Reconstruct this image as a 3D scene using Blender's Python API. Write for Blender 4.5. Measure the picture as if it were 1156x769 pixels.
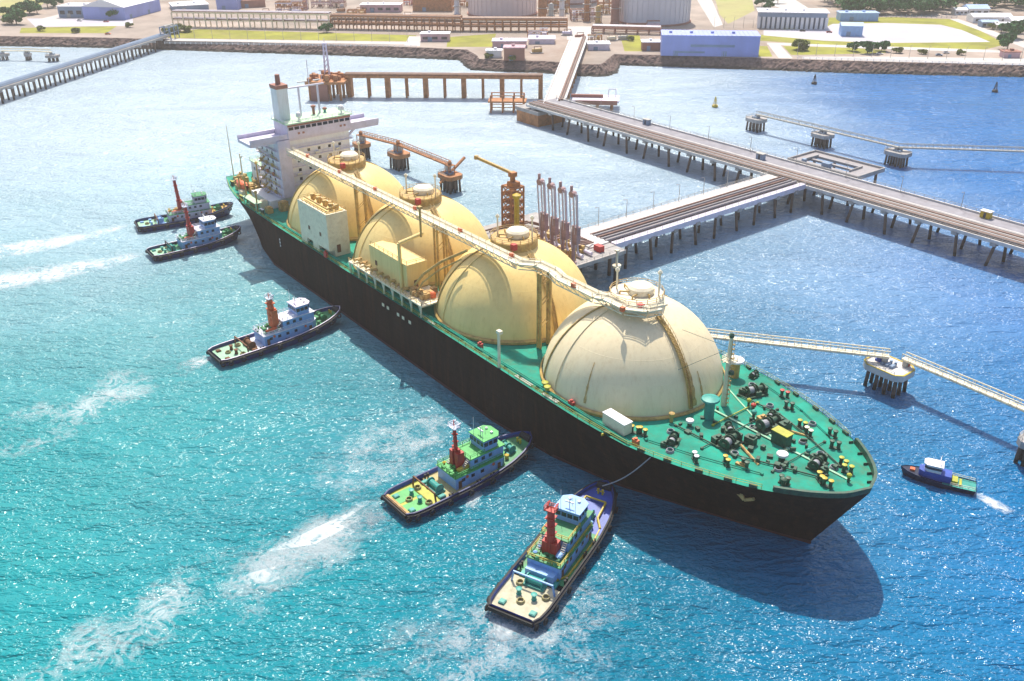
import bpy, bmesh, math, random
from mathutils import Vector, Matrix
R = math.radians
rnd = random.Random(11)
for o in list(bpy.data.objects):
    bpy.data.objects.remove(o)
scn = bpy.context.scene
COL = scn.collection

# ------------------------------------------------------------------ camera
FPX, PITCH, ROLL, CAMH = 1029.4, 0.48161, 0.00753, 122.03
cp, sp = math.cos(PITCH), math.sin(PITCH)
rgt = Vector((1, 0, 0)); dwn = Vector((0, -sp, -cp)); fwd = Vector((0, cp, -sp))
c_, s_ = math.cos(ROLL), math.sin(ROLL)
rgt, dwn = c_ * rgt + s_ * dwn, -s_ * rgt + c_ * dwn
camd = bpy.data.cameras.new("camera")
camd.sensor_width = 36; camd.lens = FPX / 1156 * 36
camd.clip_start = 1; camd.clip_end = 20000
cam = bpy.data.objects.new("camera", camd); COL.objects.link(cam)
M = Matrix.Identity(4)
for i in range(3):
    M[i][0] = rgt[i]; M[i][1] = -dwn[i]; M[i][2] = -fwd[i]
M.translation = Vector((0, 0, CAMH))
cam.matrix_world = M
scn.camera = cam

# ------------------------------------------------------------------ sky, sun, exposure
SUN_EL, SUN_AZ = R(59), R(-2)          # azimuth from +Y, negative = left
w = bpy.data.worlds.new("World"); scn.world = w; w.use_nodes = True
nt = w.node_tree; nt.nodes.clear()
sky = nt.nodes.new("ShaderNodeTexSky"); sky.sky_type = 'NISHITA'; sky.sun_disc = False
sky.sun_elevation = SUN_EL; sky.sun_rotation = SUN_AZ
sky.air_density = 1.0; sky.dust_density = 2.5; sky.ozone_density = 1.0
bgn = nt.nodes.new("ShaderNodeBackground"); bgn.inputs[1].default_value = 0.15
wo = nt.nodes.new("ShaderNodeOutputWorld")
nt.links.new(sky.outputs[0], bgn.inputs[0]); nt.links.new(bgn.outputs[0], wo.inputs[0])
sl = bpy.data.lights.new("sun", 'SUN'); sl.energy = 4.6; sl.angle = R(0.6); sl.color = (1.0, 0.93, 0.80)
so = bpy.data.objects.new("sun", sl); COL.objects.link(so)
sd = Vector((math.sin(SUN_AZ) * math.cos(SUN_EL), math.cos(SUN_AZ) * math.cos(SUN_EL), math.sin(SUN_EL)))
so.rotation_euler = sd.to_track_quat('Z', 'Y').to_euler()
so.location = (-100, 300, 400)
vs = scn.view_settings
vs.view_transform = 'Standard'; vs.look = 'None'; vs.gamma = 1; vs.use_curve_mapping = False
vs.exposure = 0.35
HAZE = 0.00018
scn.render.engine = 'CYCLES'
try:
    scn.cycles.volume_step_rate = 4
    scn.cycles.max_bounces = 6
except Exception:
    pass

# ------------------------------------------------------------------ materials
def _n(nt, t, **k):
    n = nt.nodes.new(t)
    for a, b in k.items(): setattr(n, a, b)
    return n

def mat(name, col, rough=0.6, var=0.12, scale=0.5, stretch=(1, 1, 1), metal=0.0, dirt=None, dirt_amt=0.0,
        dirt_scale=0.4, bump=0.0, spec=0.5, dirt_stretch=None):
    m = bpy.data.materials.new(name); m.use_nodes = True
    t = m.node_tree; p = t.nodes["Principled BSDF"]; L = t.links.new
    p.inputs["Roughness"].default_value = rough; p.inputs["Metallic"].default_value = metal
    p.inputs["Specular IOR Level"].default_value = spec
    tc = _n(t, "ShaderNodeTexCoord")
    mp = _n(t, "ShaderNodeMapping"); mp.inputs["Scale"].default_value = stretch
    L(tc.outputs["Object"], mp.inputs[0])
    nz = _n(t, "ShaderNodeTexNoise"); nz.inputs["Scale"].default_value = scale; nz.inputs["Detail"].default_value = 6
    nz.inputs["Roughness"].default_value = 0.65
    L(mp.outputs[0], nz.inputs[0])
    rp = _n(t, "ShaderNodeValToRGB")
    a = [max(0, c * (1 - var * 1.6)) for c in col]; b = [min(1, c * (1 + var * 1.6)) for c in col]
    rp.color_ramp.elements[0].position = 0.28; rp.color_ramp.elements[0].color = (*a, 1)
    rp.color_ramp.elements[1].position = 0.72; rp.color_ramp.elements[1].color = (*b, 1)
    L(nz.outputs[0], rp.inputs[0]); out = rp.outputs[0]
    if dirt:
        mp2 = _n(t, "ShaderNodeMapping"); mp2.inputs["Scale"].default_value = dirt_stretch or (1, 1, 1)
        L(tc.outputs["Object"], mp2.inputs[0])
        n2 = _n(t, "ShaderNodeTexNoise"); n2.inputs["Scale"].default_value = dirt_scale; n2.inputs["Detail"].default_value = 8
        n2.inputs["Roughness"].default_value = 0.7; L(mp2.outputs[0], n2.inputs[0])
        r2 = _n(t, "ShaderNodeValToRGB")
        r2.color_ramp.elements[0].position = 0.5; r2.color_ramp.elements[0].color = (0, 0, 0, 1)
        r2.color_ramp.elements[1].position = 0.72; r2.color_ramp.elements[1].color = (dirt_amt,) * 3 + (1,)
        L(n2.outputs[0], r2.inputs[0])
        mx = _n(t, "ShaderNodeMixRGB"); mx.inputs[2].default_value = (*dirt, 1)
        L(r2.outputs[0], mx.inputs[0]); L(out, mx.inputs[1]); out = mx.outputs[0]
    L(out, p.inputs["Base Color"])
    if bump:
        bp = _n(t, "ShaderNodeBump"); bp.inputs["Strength"].default_value = 0.6; bp.inputs["Distance"].default_value = bump
        L(nz.outputs[0], bp.inputs["Height"]); L(bp.outputs[0], p.inputs["Normal"])
    return m

RUST = (0.20, 0.075, 0.025)
M_ = {}
M_['hull'] = mat("ship_hull_paint", (0.022, 0.011, 0.008), 0.7, 0.3, 0.25, (1, 1, .15), dirt=(0.09, 0.032, 0.014), dirt_amt=0.45, dirt_scale=0.55, dirt_stretch=(1, 1, .07), spec=0.08)
M_['boottop'] = mat("boot_topping", (0.06, 0.012, 0.010), 0.6, 0.3, 0.3)
M_['deck'] = mat("green_deck_paint", (0.001, 0.25, 0.175), 0.7, 0.25, 0.14, dirt=(0.09, 0.13, 0.06), dirt_amt=0.6, dirt_scale=0.35, spec=0.25)
M_['ivory'] = mat("ivory_tank_paint", (0.86, 0.71, 0.45), 0.5, 0.04, 0.2, (1, 1, .2), dirt=(0.62, 0.44, 0.2), dirt_amt=0.4, dirt_scale=1.1, dirt_stretch=(1, 1, .06))
M_['cream'] = mat("flare_tinted_cream_paint", (0.86, 0.63, 0.24), 0.5, 0.05, 0.2, (1, 1, .2), dirt=(0.58, 0.36, 0.1), dirt_amt=0.4, dirt_scale=0.9, dirt_stretch=(1, 1, .06))  # cream paint with the warm flare tint put into its colour
M_['ochre'] = mat("ochre_pipe_paint", (0.50, 0.33, 0.10), 0.55, 0.2, 0.6, dirt=RUST, dirt_amt=0.7, dirt_scale=0.8)
M_['rusty'] = mat("rust_stain", (0.50, 0.32, 0.12), 0.8, 0.3, 0.8, dirt=RUST, dirt_amt=0.45, dirt_scale=1.2)
M_['creamwhite'] = mat("cream_white_paint", (0.78, 0.70, 0.52), 0.5, 0.07, 0.6, dirt=(0.4, 0.25, 0.1), dirt_amt=0.4, dirt_scale=0.7)
M_['white'] = mat("white_paint", (0.76, 0.75, 0.76), 0.45, 0.05, 0.5, (1, 1, .3), dirt=(0.45, 0.36, 0.25), dirt_amt=0.35, dirt_scale=0.5, dirt_stretch=(1, 1, .25))
M_['lilac'] = mat("pale_lilac_paint", (0.64, 0.58, 0.70), 0.5, 0.06, 0.5, dirt=(0.4, 0.33, 0.3), dirt_amt=0.35)
M_['palegreen'] = mat("pale_green_deck", (0.42, 0.60, 0.40), 0.6, 0.15, 0.4)
M_['darkmach'] = mat("dark_green_machinery", (0.018, 0.075, 0.045), 0.55, 0.35, 1.2, dirt=(0.10, 0.05, 0.02), dirt_amt=0.5, dirt_scale=1.5)
M_['black'] = mat("black_rubber", (0.012, 0.012, 0.014), 0.7, 0.3, 1.0)
M_['red'] = mat("red_paint", (0.45, 0.03, 0.022), 0.5, 0.15, 0.8, dirt=(0.2, 0.03, 0.02), dirt_amt=0.5)
M_['orange'] = mat("orange_red_paint", (0.65, 0.13, 0.04), 0.5, 0.15, 0.8)
M_['yellow'] = mat("yellow_paint", (0.50, 0.36, 0.02), 0.5, 0.15, 0.8)
M_['yellowgreen'] = mat("yellow_green_paint", (0.38, 0.38, 0.03), 0.55, 0.15, 0.8)
M_['navy'] = mat("navy_hull_paint", (0.012, 0.025, 0.14), 0.4, 0.3, 0.6, (1, 1, .3), dirt=(0.02, 0.02, 0.03), dirt_amt=0.7)
M_['ink'] = mat("ink_blue_hull", (0.006, 0.012, 0.045), 0.5, 0.2, 0.6)
M_['blue'] = mat("blue_deck_paint", (0.02, 0.07, 0.38), 0.5, 0.2, 0.5)
M_['lightblue'] = mat("light_blue_paint", (0.22, 0.42, 0.74), 0.45, 0.08, 0.6, (1, 1, .4), dirt=(0.35, 0.3, 0.25), dirt_amt=0.35, dirt_scale=0.8)
M_['tugwhite'] = mat("tug_white_paint", (0.66, 0.68, 0.78), 0.45, 0.06, 0.6, dirt=(0.35, 0.28, 0.2), dirt_amt=0.3, dirt_scale=0.8)
M_['tuggreen'] = mat("tug_green_deck", (0.03, 0.24, 0.09), 0.55, 0.25, 0.5, dirt=(0.12, 0.12, 0.06), dirt_amt=0.6, dirt_scale=0.7)
M_['tugroof'] = mat("bright_green_roof", (0.05, 0.36, 0.08), 0.5, 0.15, 0.6)
M_['tugpale'] = mat("pale_green_stern_deck", (0.28, 0.50, 0.34), 0.6, 0.15, 0.5, dirt=(0.2, 0.2, 0.12), dirt_amt=0.4)
M_['tugcream'] = mat("worn_cream_deck", (0.46, 0.43, 0.31), 0.7, 0.15, 0.5, dirt=(0.25, 0.22, 0.12), dirt_amt=0.6, dirt_scale=0.7)
M_['tugtan'] = mat("tan_deck", (0.42, 0.36, 0.16), 0.7, 0.15, 0.5, dirt=(0.25, 0.12, 0.05), dirt_amt=0.6, dirt_scale=0.7)
M_['brown'] = mat("brown_timber", (0.16, 0.07, 0.03), 0.8, 0.25, 0.8)
M_['teal'] = mat("teal_paint", (0.02, 0.28, 0.24), 0.5, 0.15, 0.7)
M_['concrete'] = mat("jetty_concrete", (0.36, 0.34, 0.33), 0.85, 0.15, 0.3, dirt=(0.2, 0.15, 0.12), dirt_amt=0.5, dirt_scale=0.2)
M_['paleconc'] = mat("pale_concrete", (0.60, 0.57, 0.55), 0.85, 0.10, 0.3, dirt=(0.35, 0.3, 0.27), dirt_amt=0.4, dirt_scale=0.25)
M_['pile'] = mat("weathered_pile", (0.13, 0.085, 0.065), 0.85, 0.3, 0.5, (1, 1, .3), dirt=(0.05, 0.035, 0.03), dirt_amt=0.6)
M_['flare_rust'] = mat("flare_tinted_rust_brown", (0.42, 0.18, 0.07), 0.8, 0.25, 0.4, dirt=RUST, dirt_amt=0.6, dirt_scale=0.6)  # rust brown pushed to orange, the warm flare put into its colour
M_['pipegrey'] = mat("grey_pipe", (0.30, 0.28, 0.29), 0.5, 0.15, 0.4, dirt=RUST, dirt_amt=0.4, dirt_scale=0.4)
M_['pipebrown'] = mat("brown_pipe", (0.22, 0.12, 0.09), 0.6, 0.25, 0.4)
M_['steel'] = mat("galvanised_steel", (0.42, 0.40, 0.36), 0.5, 0.12, 0.5)
M_['armwhite'] = mat("loading_arm_paint", (0.55, 0.48, 0.55), 0.5, 0.1, 0.5, dirt=RUST, dirt_amt=0.5, dirt_scale=0.8)
M_['armhead'] = mat("loading_arm_head", (0.36, 0.22, 0.22), 0.6, 0.2, 0.5)
M_['roadgrey'] = mat("worn_road_surface", (0.27, 0.26, 0.29), 0.9, 0.15, 0.25, dirt=(0.18, 0.14, 0.14), dirt_amt=0.5, dirt_scale=0.2)
M_['asphalt'] = mat("asphalt_lane", (0.09, 0.075, 0.08), 0.9, 0.2, 0.3)
M_['window'] = mat("dark_window_glass", (0.02, 0.03, 0.05), 0.12, 0.2, 1.0)
M_['rope'] = mat("rope_fibre", (0.30, 0.30, 0.33), 0.9, 0.15, 2.0)
# land
M_['soil'] = mat("industrial_ground", (0.33, 0.27, 0.23), 0.95, 0.25, 0.02, dirt=(0.20, 0.11, 0.07), dirt_amt=0.7, dirt_scale=0.012)
M_['lawn'] = mat("yellow_green_lawn", (0.25, 0.25, 0.02), 0.95, 0.25, 0.05, dirt=(0.30, 0.24, 0.08), dirt_amt=0.6, dirt_scale=0.04)
M_['field'] = mat("dry_grass_field", (0.36, 0.33, 0.13), 0.95, 0.2, 0.03, dirt=(0.20, 0.24, 0.05), dirt_amt=0.7, dirt_scale=0.03)
M_['road'] = mat("pale_road", (0.52, 0.49, 0.47), 0.9, 0.1, 0.05, dirt=(0.4, 0.37, 0.34), dirt_amt=0.5, dirt_scale=0.06)
M_['yard'] = mat("paved_yard", (0.47, 0.45, 0.50), 0.9, 0.08, 0.03, dirt=(0.45, 0.44, 0.46), dirt_amt=0.6, dirt_scale=0.03)
M_['rock'] = mat("revetment_rock", (0.13, 0.085, 0.075), 0.95, 0.5, 0.35, dirt=(0.22, 0.15, 0.13), dirt_amt=0.7, dirt_scale=0.15, bump=0.8)
M_['leaf'] = mat("tree_foliage", (0.020, 0.13, 0.020), 0.7, 0.5, 0.35)
M_['leaf2'] = mat("olive_foliage", (0.16, 0.19, 0.03), 0.7, 0.5, 0.35)
M_['bark'] = mat("tree_bark", (0.10, 0.07, 0.05), 0.9, 0.3, 1.0)
M_['tankwhite'] = mat("storage_tank_white", (0.66, 0.67, 0.72), 0.55, 0.05, 0.05, (1, 1, .1), dirt=(0.5, 0.45, 0.45), dirt_amt=0.35, dirt_scale=0.05, dirt_stretch=(1, 1, .1))
M_['tankpink'] = mat("storage_tank_pale_pink", (0.72, 0.60, 0.58), 0.55, 0.05, 0.05, (1, 1, .1))
M_['violet'] = mat("blue_violet_cladding", (0.30, 0.36, 0.72), 0.55, 0.08, 0.05, (1, 1, .2), dirt=(0.25, 0.28, 0.55), dirt_amt=0.6, dirt_scale=0.08)
M_['roofblue'] = mat("blue_roof_sheet", (0.36, 0.50, 0.74), 0.5, 0.08, 0.1)
M_['greyblue'] = mat("grey_blue_wall", (0.20, 0.28, 0.40), 0.7, 0.1, 0.1)
M_['roofwhite'] = mat("white_roof_sheet", (0.76, 0.75, 0.78), 0.5, 0.05, 0.1)
M_['pinkwall'] = mat("pale_pink_wall", (0.56, 0.36, 0.40), 0.8, 0.08, 0.1)
M_['redbrown'] = mat("red_brown_wall", (0.34, 0.15, 0.11), 0.8, 0.15, 0.1)

def mat_pads():
    """stern deck of one tug: yellow-green with two green squares"""
    return M_['yellowgreen']

def mat_seam(m):
    """weld lines: fine meridians and rings on the tank paint, as a shallow bump"""
    t = m.node_tree; L = t.links.new; p = t.nodes["Principled BSDF"]
    tc = _n(t, "ShaderNodeTexCoord"); sx = _n(t, "ShaderNodeSeparateXYZ"); L(tc.outputs["Object"], sx.inputs[0])
    at2 = _n(t, "ShaderNodeMath", operation='ARCTAN2'); L(sx.outputs[1], at2.inputs[0]); L(sx.outputs[0], at2.inputs[1])
    a = _n(t, "ShaderNodeMath", operation='MULTIPLY'); L(at2.outputs[0], a.inputs[0]); a.inputs[1].default_value = 32 / (2 * math.pi)
    f = _n(t, "ShaderNodeMath", operation='FRACT'); L(a.outputs[0], f.inputs[0])
    g = _n(t, "ShaderNodeMath", operation='LESS_THAN'); L(f.outputs[0], g.inputs[0]); g.inputs[1].default_value = 0.03
    z = _n(t, "ShaderNodeMath", operation='MULTIPLY'); L(sx.outputs[2], z.inputs[0]); z.inputs[1].default_value = 0.22
    f2 = _n(t, "ShaderNodeMath", operation='FRACT'); L(z.outputs[0], f2.inputs[0])
    g2 = _n(t, "ShaderNodeMath", operation='LESS_THAN'); L(f2.outputs[0], g2.inputs[0]); g2.inputs[1].default_value = 0.03
    ad = _n(t, "ShaderNodeMath", operation='MAXIMUM'); L(g.outputs[0], ad.inputs[0]); L(g2.outputs[0], ad.inputs[1])
    bp = _n(t, "ShaderNodeBump"); bp.inputs["Strength"].default_value = 0.5; bp.inputs["Distance"].default_value = 0.06
    L(ad.outputs[0], bp.inputs["Height"]); L(bp.outputs[0], p.inputs["Normal"])
mat_seam(M_['ivory']); mat_seam(M_['cream'])
def mat_plates(m):
    t = m.node_tree; L = t.links.new; p = t.nodes["Principled BSDF"]
    tc = _n(t, "ShaderNodeTexCoord"); mp = _n(t, "ShaderNodeMapping"); mp.inputs["Rotation"].default_value = (R(90), 0, 0)
    L(tc.outputs["Object"], mp.inputs[0])
    br = _n(t, "ShaderNodeTexBrick"); br.inputs["Scale"].default_value = 0.125; br.inputs["Mortar Size"].default_value = 0.012
    br.inputs["Color1"].default_value = (.5, .5, .5, 1); br.inputs["Color2"].default_value = (.62, .62, .62, 1); br.inputs["Mortar"].default_value = (0.2, 0.2, 0.2, 1)
    L(mp.outputs[0], br.inputs[0])
    old = p.inputs["Base Color"].links[0].from_socket
    mx = _n(t, "ShaderNodeMixRGB", blend_type='OVERLAY'); mx.inputs[0].default_value = 0.5; L(old, mx.inputs[1]); L(br.outputs[0], mx.inputs[2]); L(mx.outputs[0], p.inputs["Base Color"])
    # dents between frames
    nz = _n(t, "ShaderNodeTexNoise"); nz.inputs["Scale"].default_value = 0.5; nz.inputs["Detail"].default_value = 3; L(tc.outputs["Object"], nz.inputs[0])
    bp = _n(t, "ShaderNodeBump"); bp.inputs["Strength"].default_value = 0.5; bp.inputs["Distance"].default_value = 0.25; L(nz.outputs[0], bp.inputs["Height"]); L(bp.outputs[0], p.inputs["Normal"])
mat_plates(M_['hull'])
def mat_tide(m, z0, z1, col):
    """wet, weedy band below the tide line"""
    t = m.node_tree; L = t.links.new; p = t.nodes["Principled BSDF"]
    tc = _n(t, "ShaderNodeTexCoord"); sx = _n(t, "ShaderNodeSeparateXYZ"); L(tc.outputs["Object"], sx.inputs[0])
    nz = _n(t, "ShaderNodeTexNoise"); nz.inputs["Scale"].default_value = .3; L(tc.outputs["Object"], nz.inputs[0])
    a = _n(t, "ShaderNodeMath", operation='MULTIPLY_ADD'); L(nz.outputs[0], a.inputs[0]); a.inputs[1].default_value = 1.5; L(sx.outputs[2], a.inputs[2])
    mr = _n(t, "ShaderNodeMapRange"); mr.inputs[1].default_value = z0 + .75; mr.inputs[2].default_value = z1 + .75; mr.inputs[3].default_value = 1; mr.inputs[4].default_value = 0; L(a.outputs[0], mr.inputs[0])
    old = p.inputs["Base Color"].links[0].from_socket
    mx = _n(t, "ShaderNodeMixRGB"); mx.inputs[2].default_value = (*col, 1); L(mr.outputs[0], mx.inputs[0]); L(old, mx.inputs[1]); L(mx.outputs[0], p.inputs["Base Color"])
mat_tide(M_['rock'], 1.0, 1.8, (0.035, 0.03, 0.025)); mat_tide(M_['pile'], 1.2, 1.8, (0.025, 0.022, 0.018))

def water_material():
    m = bpy.data.materials.new("sea_water"); m.use_nodes = True
    t = m.node_tree; p = t.nodes["Principled BSDF"]; L = t.links.new
    p.inputs["Roughness"].default_value = 0.17; p.inputs["IOR"].default_value = 1.333
    g = _n(t, "ShaderNodeTexCoord")
    sx = _n(t, "ShaderNodeSeparateXYZ"); L(g.outputs["Object"], sx.inputs[0])
    big = _n(t, "ShaderNodeTexNoise"); big.inputs["Scale"].default_value = 0.008; big.inputs["Detail"].default_value = 5
    L(g.outputs["Object"], big.inputs[0])
    # base colour grades from turquoise on the left to blue on the right
    mr = _n(t, "ShaderNodeMapRange"); mr.inputs[1].default_value = -90; mr.inputs[2].default_value = 150
    L(sx.outputs[0], mr.inputs[0])
    ad = _n(t, "ShaderNodeMath", operation='MULTIPLY_ADD'); L(big.outputs[0], ad.inputs[0]); ad.inputs[1].default_value = 0.5
    sb = _n(t, "ShaderNodeMath", operation='SUBTRACT'); L(mr.outputs[0], sb.inputs[0]); sb.inputs[1].default_value = 0.25
    L(sb.outputs[0], ad.inputs[2])
    rp = _n(t, "ShaderNodeValToRGB")
    rp.color_ramp.elements[0].position = 0.0; rp.color_ramp.elements[0].color = (0.002, 0.25, 0.275, 1)
    rp.color_ramp.elements[1].position = 1.0; rp.color_ramp.elements[1].color = (0.001, 0.14, 0.42, 1)
    e = rp.color_ramp.elements.new(0.5); e.color = (0.001, 0.14, 0.24, 1)
    L(ad.outputs[0], rp.inputs[0])
    # glare and sky reflection painted into the base colour, paler far and left
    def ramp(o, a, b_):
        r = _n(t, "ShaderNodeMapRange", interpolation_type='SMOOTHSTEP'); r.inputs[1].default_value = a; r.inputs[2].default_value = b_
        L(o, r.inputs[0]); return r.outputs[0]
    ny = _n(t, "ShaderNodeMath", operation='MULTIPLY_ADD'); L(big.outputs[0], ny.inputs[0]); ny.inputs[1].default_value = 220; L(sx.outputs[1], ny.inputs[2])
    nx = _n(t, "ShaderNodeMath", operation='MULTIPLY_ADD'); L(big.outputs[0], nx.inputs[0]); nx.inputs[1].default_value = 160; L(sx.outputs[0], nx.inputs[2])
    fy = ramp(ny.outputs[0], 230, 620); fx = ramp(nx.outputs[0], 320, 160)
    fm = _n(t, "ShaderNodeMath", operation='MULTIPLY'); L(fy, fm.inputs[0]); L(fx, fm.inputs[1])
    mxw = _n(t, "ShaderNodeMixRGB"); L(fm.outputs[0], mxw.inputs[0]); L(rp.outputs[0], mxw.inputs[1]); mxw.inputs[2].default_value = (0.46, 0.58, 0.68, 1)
    L(mxw.outputs[0], p.inputs["Base Color"])
    # waves
    def wave(scale, st, rot, det, dist):
        mp = _n(t, "ShaderNodeMapping"); mp.inputs["Scale"].default_value = st; mp.inputs["Rotation"].default_value = (0, 0, rot)
        L(g.outputs["Object"], mp.inputs[0])
        n = _n(t, "ShaderNodeTexNoise"); n.inputs["Scale"].default_value = scale; n.inputs["Detail"].default_value = det
        n.inputs["Roughness"].default_value = 0.55; n.inputs["Distortion"].default_value = dist
        L(mp.outputs[0], n.inputs[0]); return n.outputs[0]
    w0 = wave(0.035, (1, 2.2, 1), 0.7, 2, 0.3)
    w1 = wave(0.12, (1, 2.0, 1), 0.45, 2, 0.5)
    w2 = wave(0.40, (1, 2.0, 1), 0.2, 2, 0.8)
    w3 = wave(0.95, (1, 1.6, 1), -0.3, 1, 0.6)
    # wind lanes: ruffled and slick stretches
    gst = wave(0.012, (1, 3.0, 1), 0.5, 4, 1.0)
    gr_ = _n(t, "ShaderNodeMapRange"); gr_.inputs[1].default_value = 0.35; gr_.inputs[2].default_value = 0.65; gr_.inputs[3].default_value = 0.55; gr_.inputs[4].default_value = 1.25
    L(gst, gr_.inputs[0])
    acc_ = None
    for wv, am in ((w0, 2.4), (w1, 1.9), (w2, 1.0), (w3, 0.52)):
        m_ = _n(t, "ShaderNodeMath", operation='MULTIPLY'); L(wv, m_.inputs[0]); m_.inputs[1].default_value = am
        if wv in (w2, w3):
            m2 = _n(t, "ShaderNodeMath", operation='MULTIPLY'); L(m_.outputs[0], m2.inputs[0]); L(gr_.outputs[0], m2.inputs[1]); m_ = m2
        if acc_ is None: acc_ = m_
        else:
            a_ = _n(t, "ShaderNodeMath", operation='ADD'); L(acc_.outputs[0], a_.inputs[0]); L(m_.outputs[0], a_.inputs[1]); acc_ = a_
    a1 = acc_
    bp = _n(t, "ShaderNodeBump"); bp.inputs["Strength"].default_value = 1.0; bp.inputs["Distance"].default_value = 1.0
    L(a1.outputs[0], bp.inputs["Height"]); L(bp.outputs[0], p.inputs["Normal"])
    return m
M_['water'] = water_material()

def foam_material(name, scale, thr, soft, maxa=0.9):
    m = bpy.data.materials.new(name); m.use_nodes = True
    t = m.node_tree; p = t.nodes["Principled BSDF"]; L = t.links.new
    p.inputs["Base Color"].default_value = (0.80, 0.85, 0.88, 1); p.inputs["Roughness"].default_value = 0.8
    uv = _n(t, "ShaderNodeTexCoord"); sx = _n(t, "ShaderNodeSeparateXYZ"); L(uv.outputs["UV"], sx.inputs[0])
    # v across 0..1: fade to the edges; u along 0..1: fade at the ends
    def bell(o):
        a = _n(t, "ShaderNodeMath", operation='SUBTRACT'); a.inputs[0].default_value = 1.0; L(o, a.inputs[1])
        b = _n(t, "ShaderNodeMath", operation='MULTIPLY'); L(o, b.inputs[0]); L(a.outputs[0], b.inputs[1])
        c = _n(t, "ShaderNodeMath", operation='MULTIPLY'); L(b.outputs[0], c.inputs[0]); c.inputs[1].default_value = 4.0
        return c.outputs[0]
    bu = _n(t, "ShaderNodeMath", operation='POWER'); L(bell(sx.outputs[0]), bu.inputs[0]); bu.inputs[1].default_value = 0.5
    bv = bell(sx.outputs[1])
    env = _n(t, "ShaderNodeMath", operation='MULTIPLY'); L(bu.outputs[0], env.inputs[0]); L(bv, env.inputs[1])
    n = _n(t, "ShaderNodeTexNoise"); n.inputs["Scale"].default_value = scale; n.inputs["Detail"].default_value = 9
    n.inputs["Roughness"].default_value = 0.62; n.inputs["Distortion"].default_value = 1.6
    L(uv.outputs["Object"], n.inputs[0])
    # ridged filaments
    r = _n(t, "ShaderNodeMath", operation='SUBTRACT'); L(n.outputs[0], r.inputs[0]); r.inputs[1].default_value = 0.5
    ab = _n(t, "ShaderNodeMath", operation='ABSOLUTE'); L(r.outputs[0], ab.inputs[0])
    k = _n(t, "ShaderNodeMath", operation='MULTIPLY_ADD'); L(ab.outputs[0], k.inputs[0]); k.inputs[1].default_value = -7.0; k.inputs[2].default_value = 1.0
    n2 = _n(t, "ShaderNodeTexNoise"); n2.inputs["Scale"].default_value = scale * .4; n2.inputs["Detail"].default_value = 6
    L(uv.outputs["Object"], n2.inputs[0])
    s = _n(t, "ShaderNodeMath", operation='MULTIPLY_ADD'); L(n2.outputs[0], s.inputs[0]); s.inputs[1].default_value = 3.6
    k2 = _n(t, "ShaderNodeMath", operation='SUBTRACT'); L(k.outputs[0], k2.inputs[0]); k2.inputs[1].default_value = 1.2; L(k2.outputs[0], s.inputs[2])
    e = _n(t, "ShaderNodeMath", operation='MULTIPLY'); L(env.outputs[0], e.inputs[0]); L(s.outputs[0], e.inputs[1])
    mr = _n(t, "ShaderNodeMapRange"); mr.inputs[1].default_value = thr; mr.inputs[2].default_value = thr + soft
    mr.inputs[3].default_value = 0; mr.inputs[4].default_value = maxa; mr.clamp = True
    L(e.outputs[0], mr.inputs[0]); L(mr.outputs[0], p.inputs["Alpha"])
    return m
M_['foam'] = foam_material("wake_foam", 0.2, 0.95, 1.6, 0.6)
M_['wash_glitter'] = foam_material("churned_wash_and_glitter", 0.45, 0.8, 1.5, 0.5)  # broken wash, also painted in for sun glitter on the water
M_['foamdense'] = foam_material("fresh_wake_foam", 0.22, 0.4, 1.4, 0.75)

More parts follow.
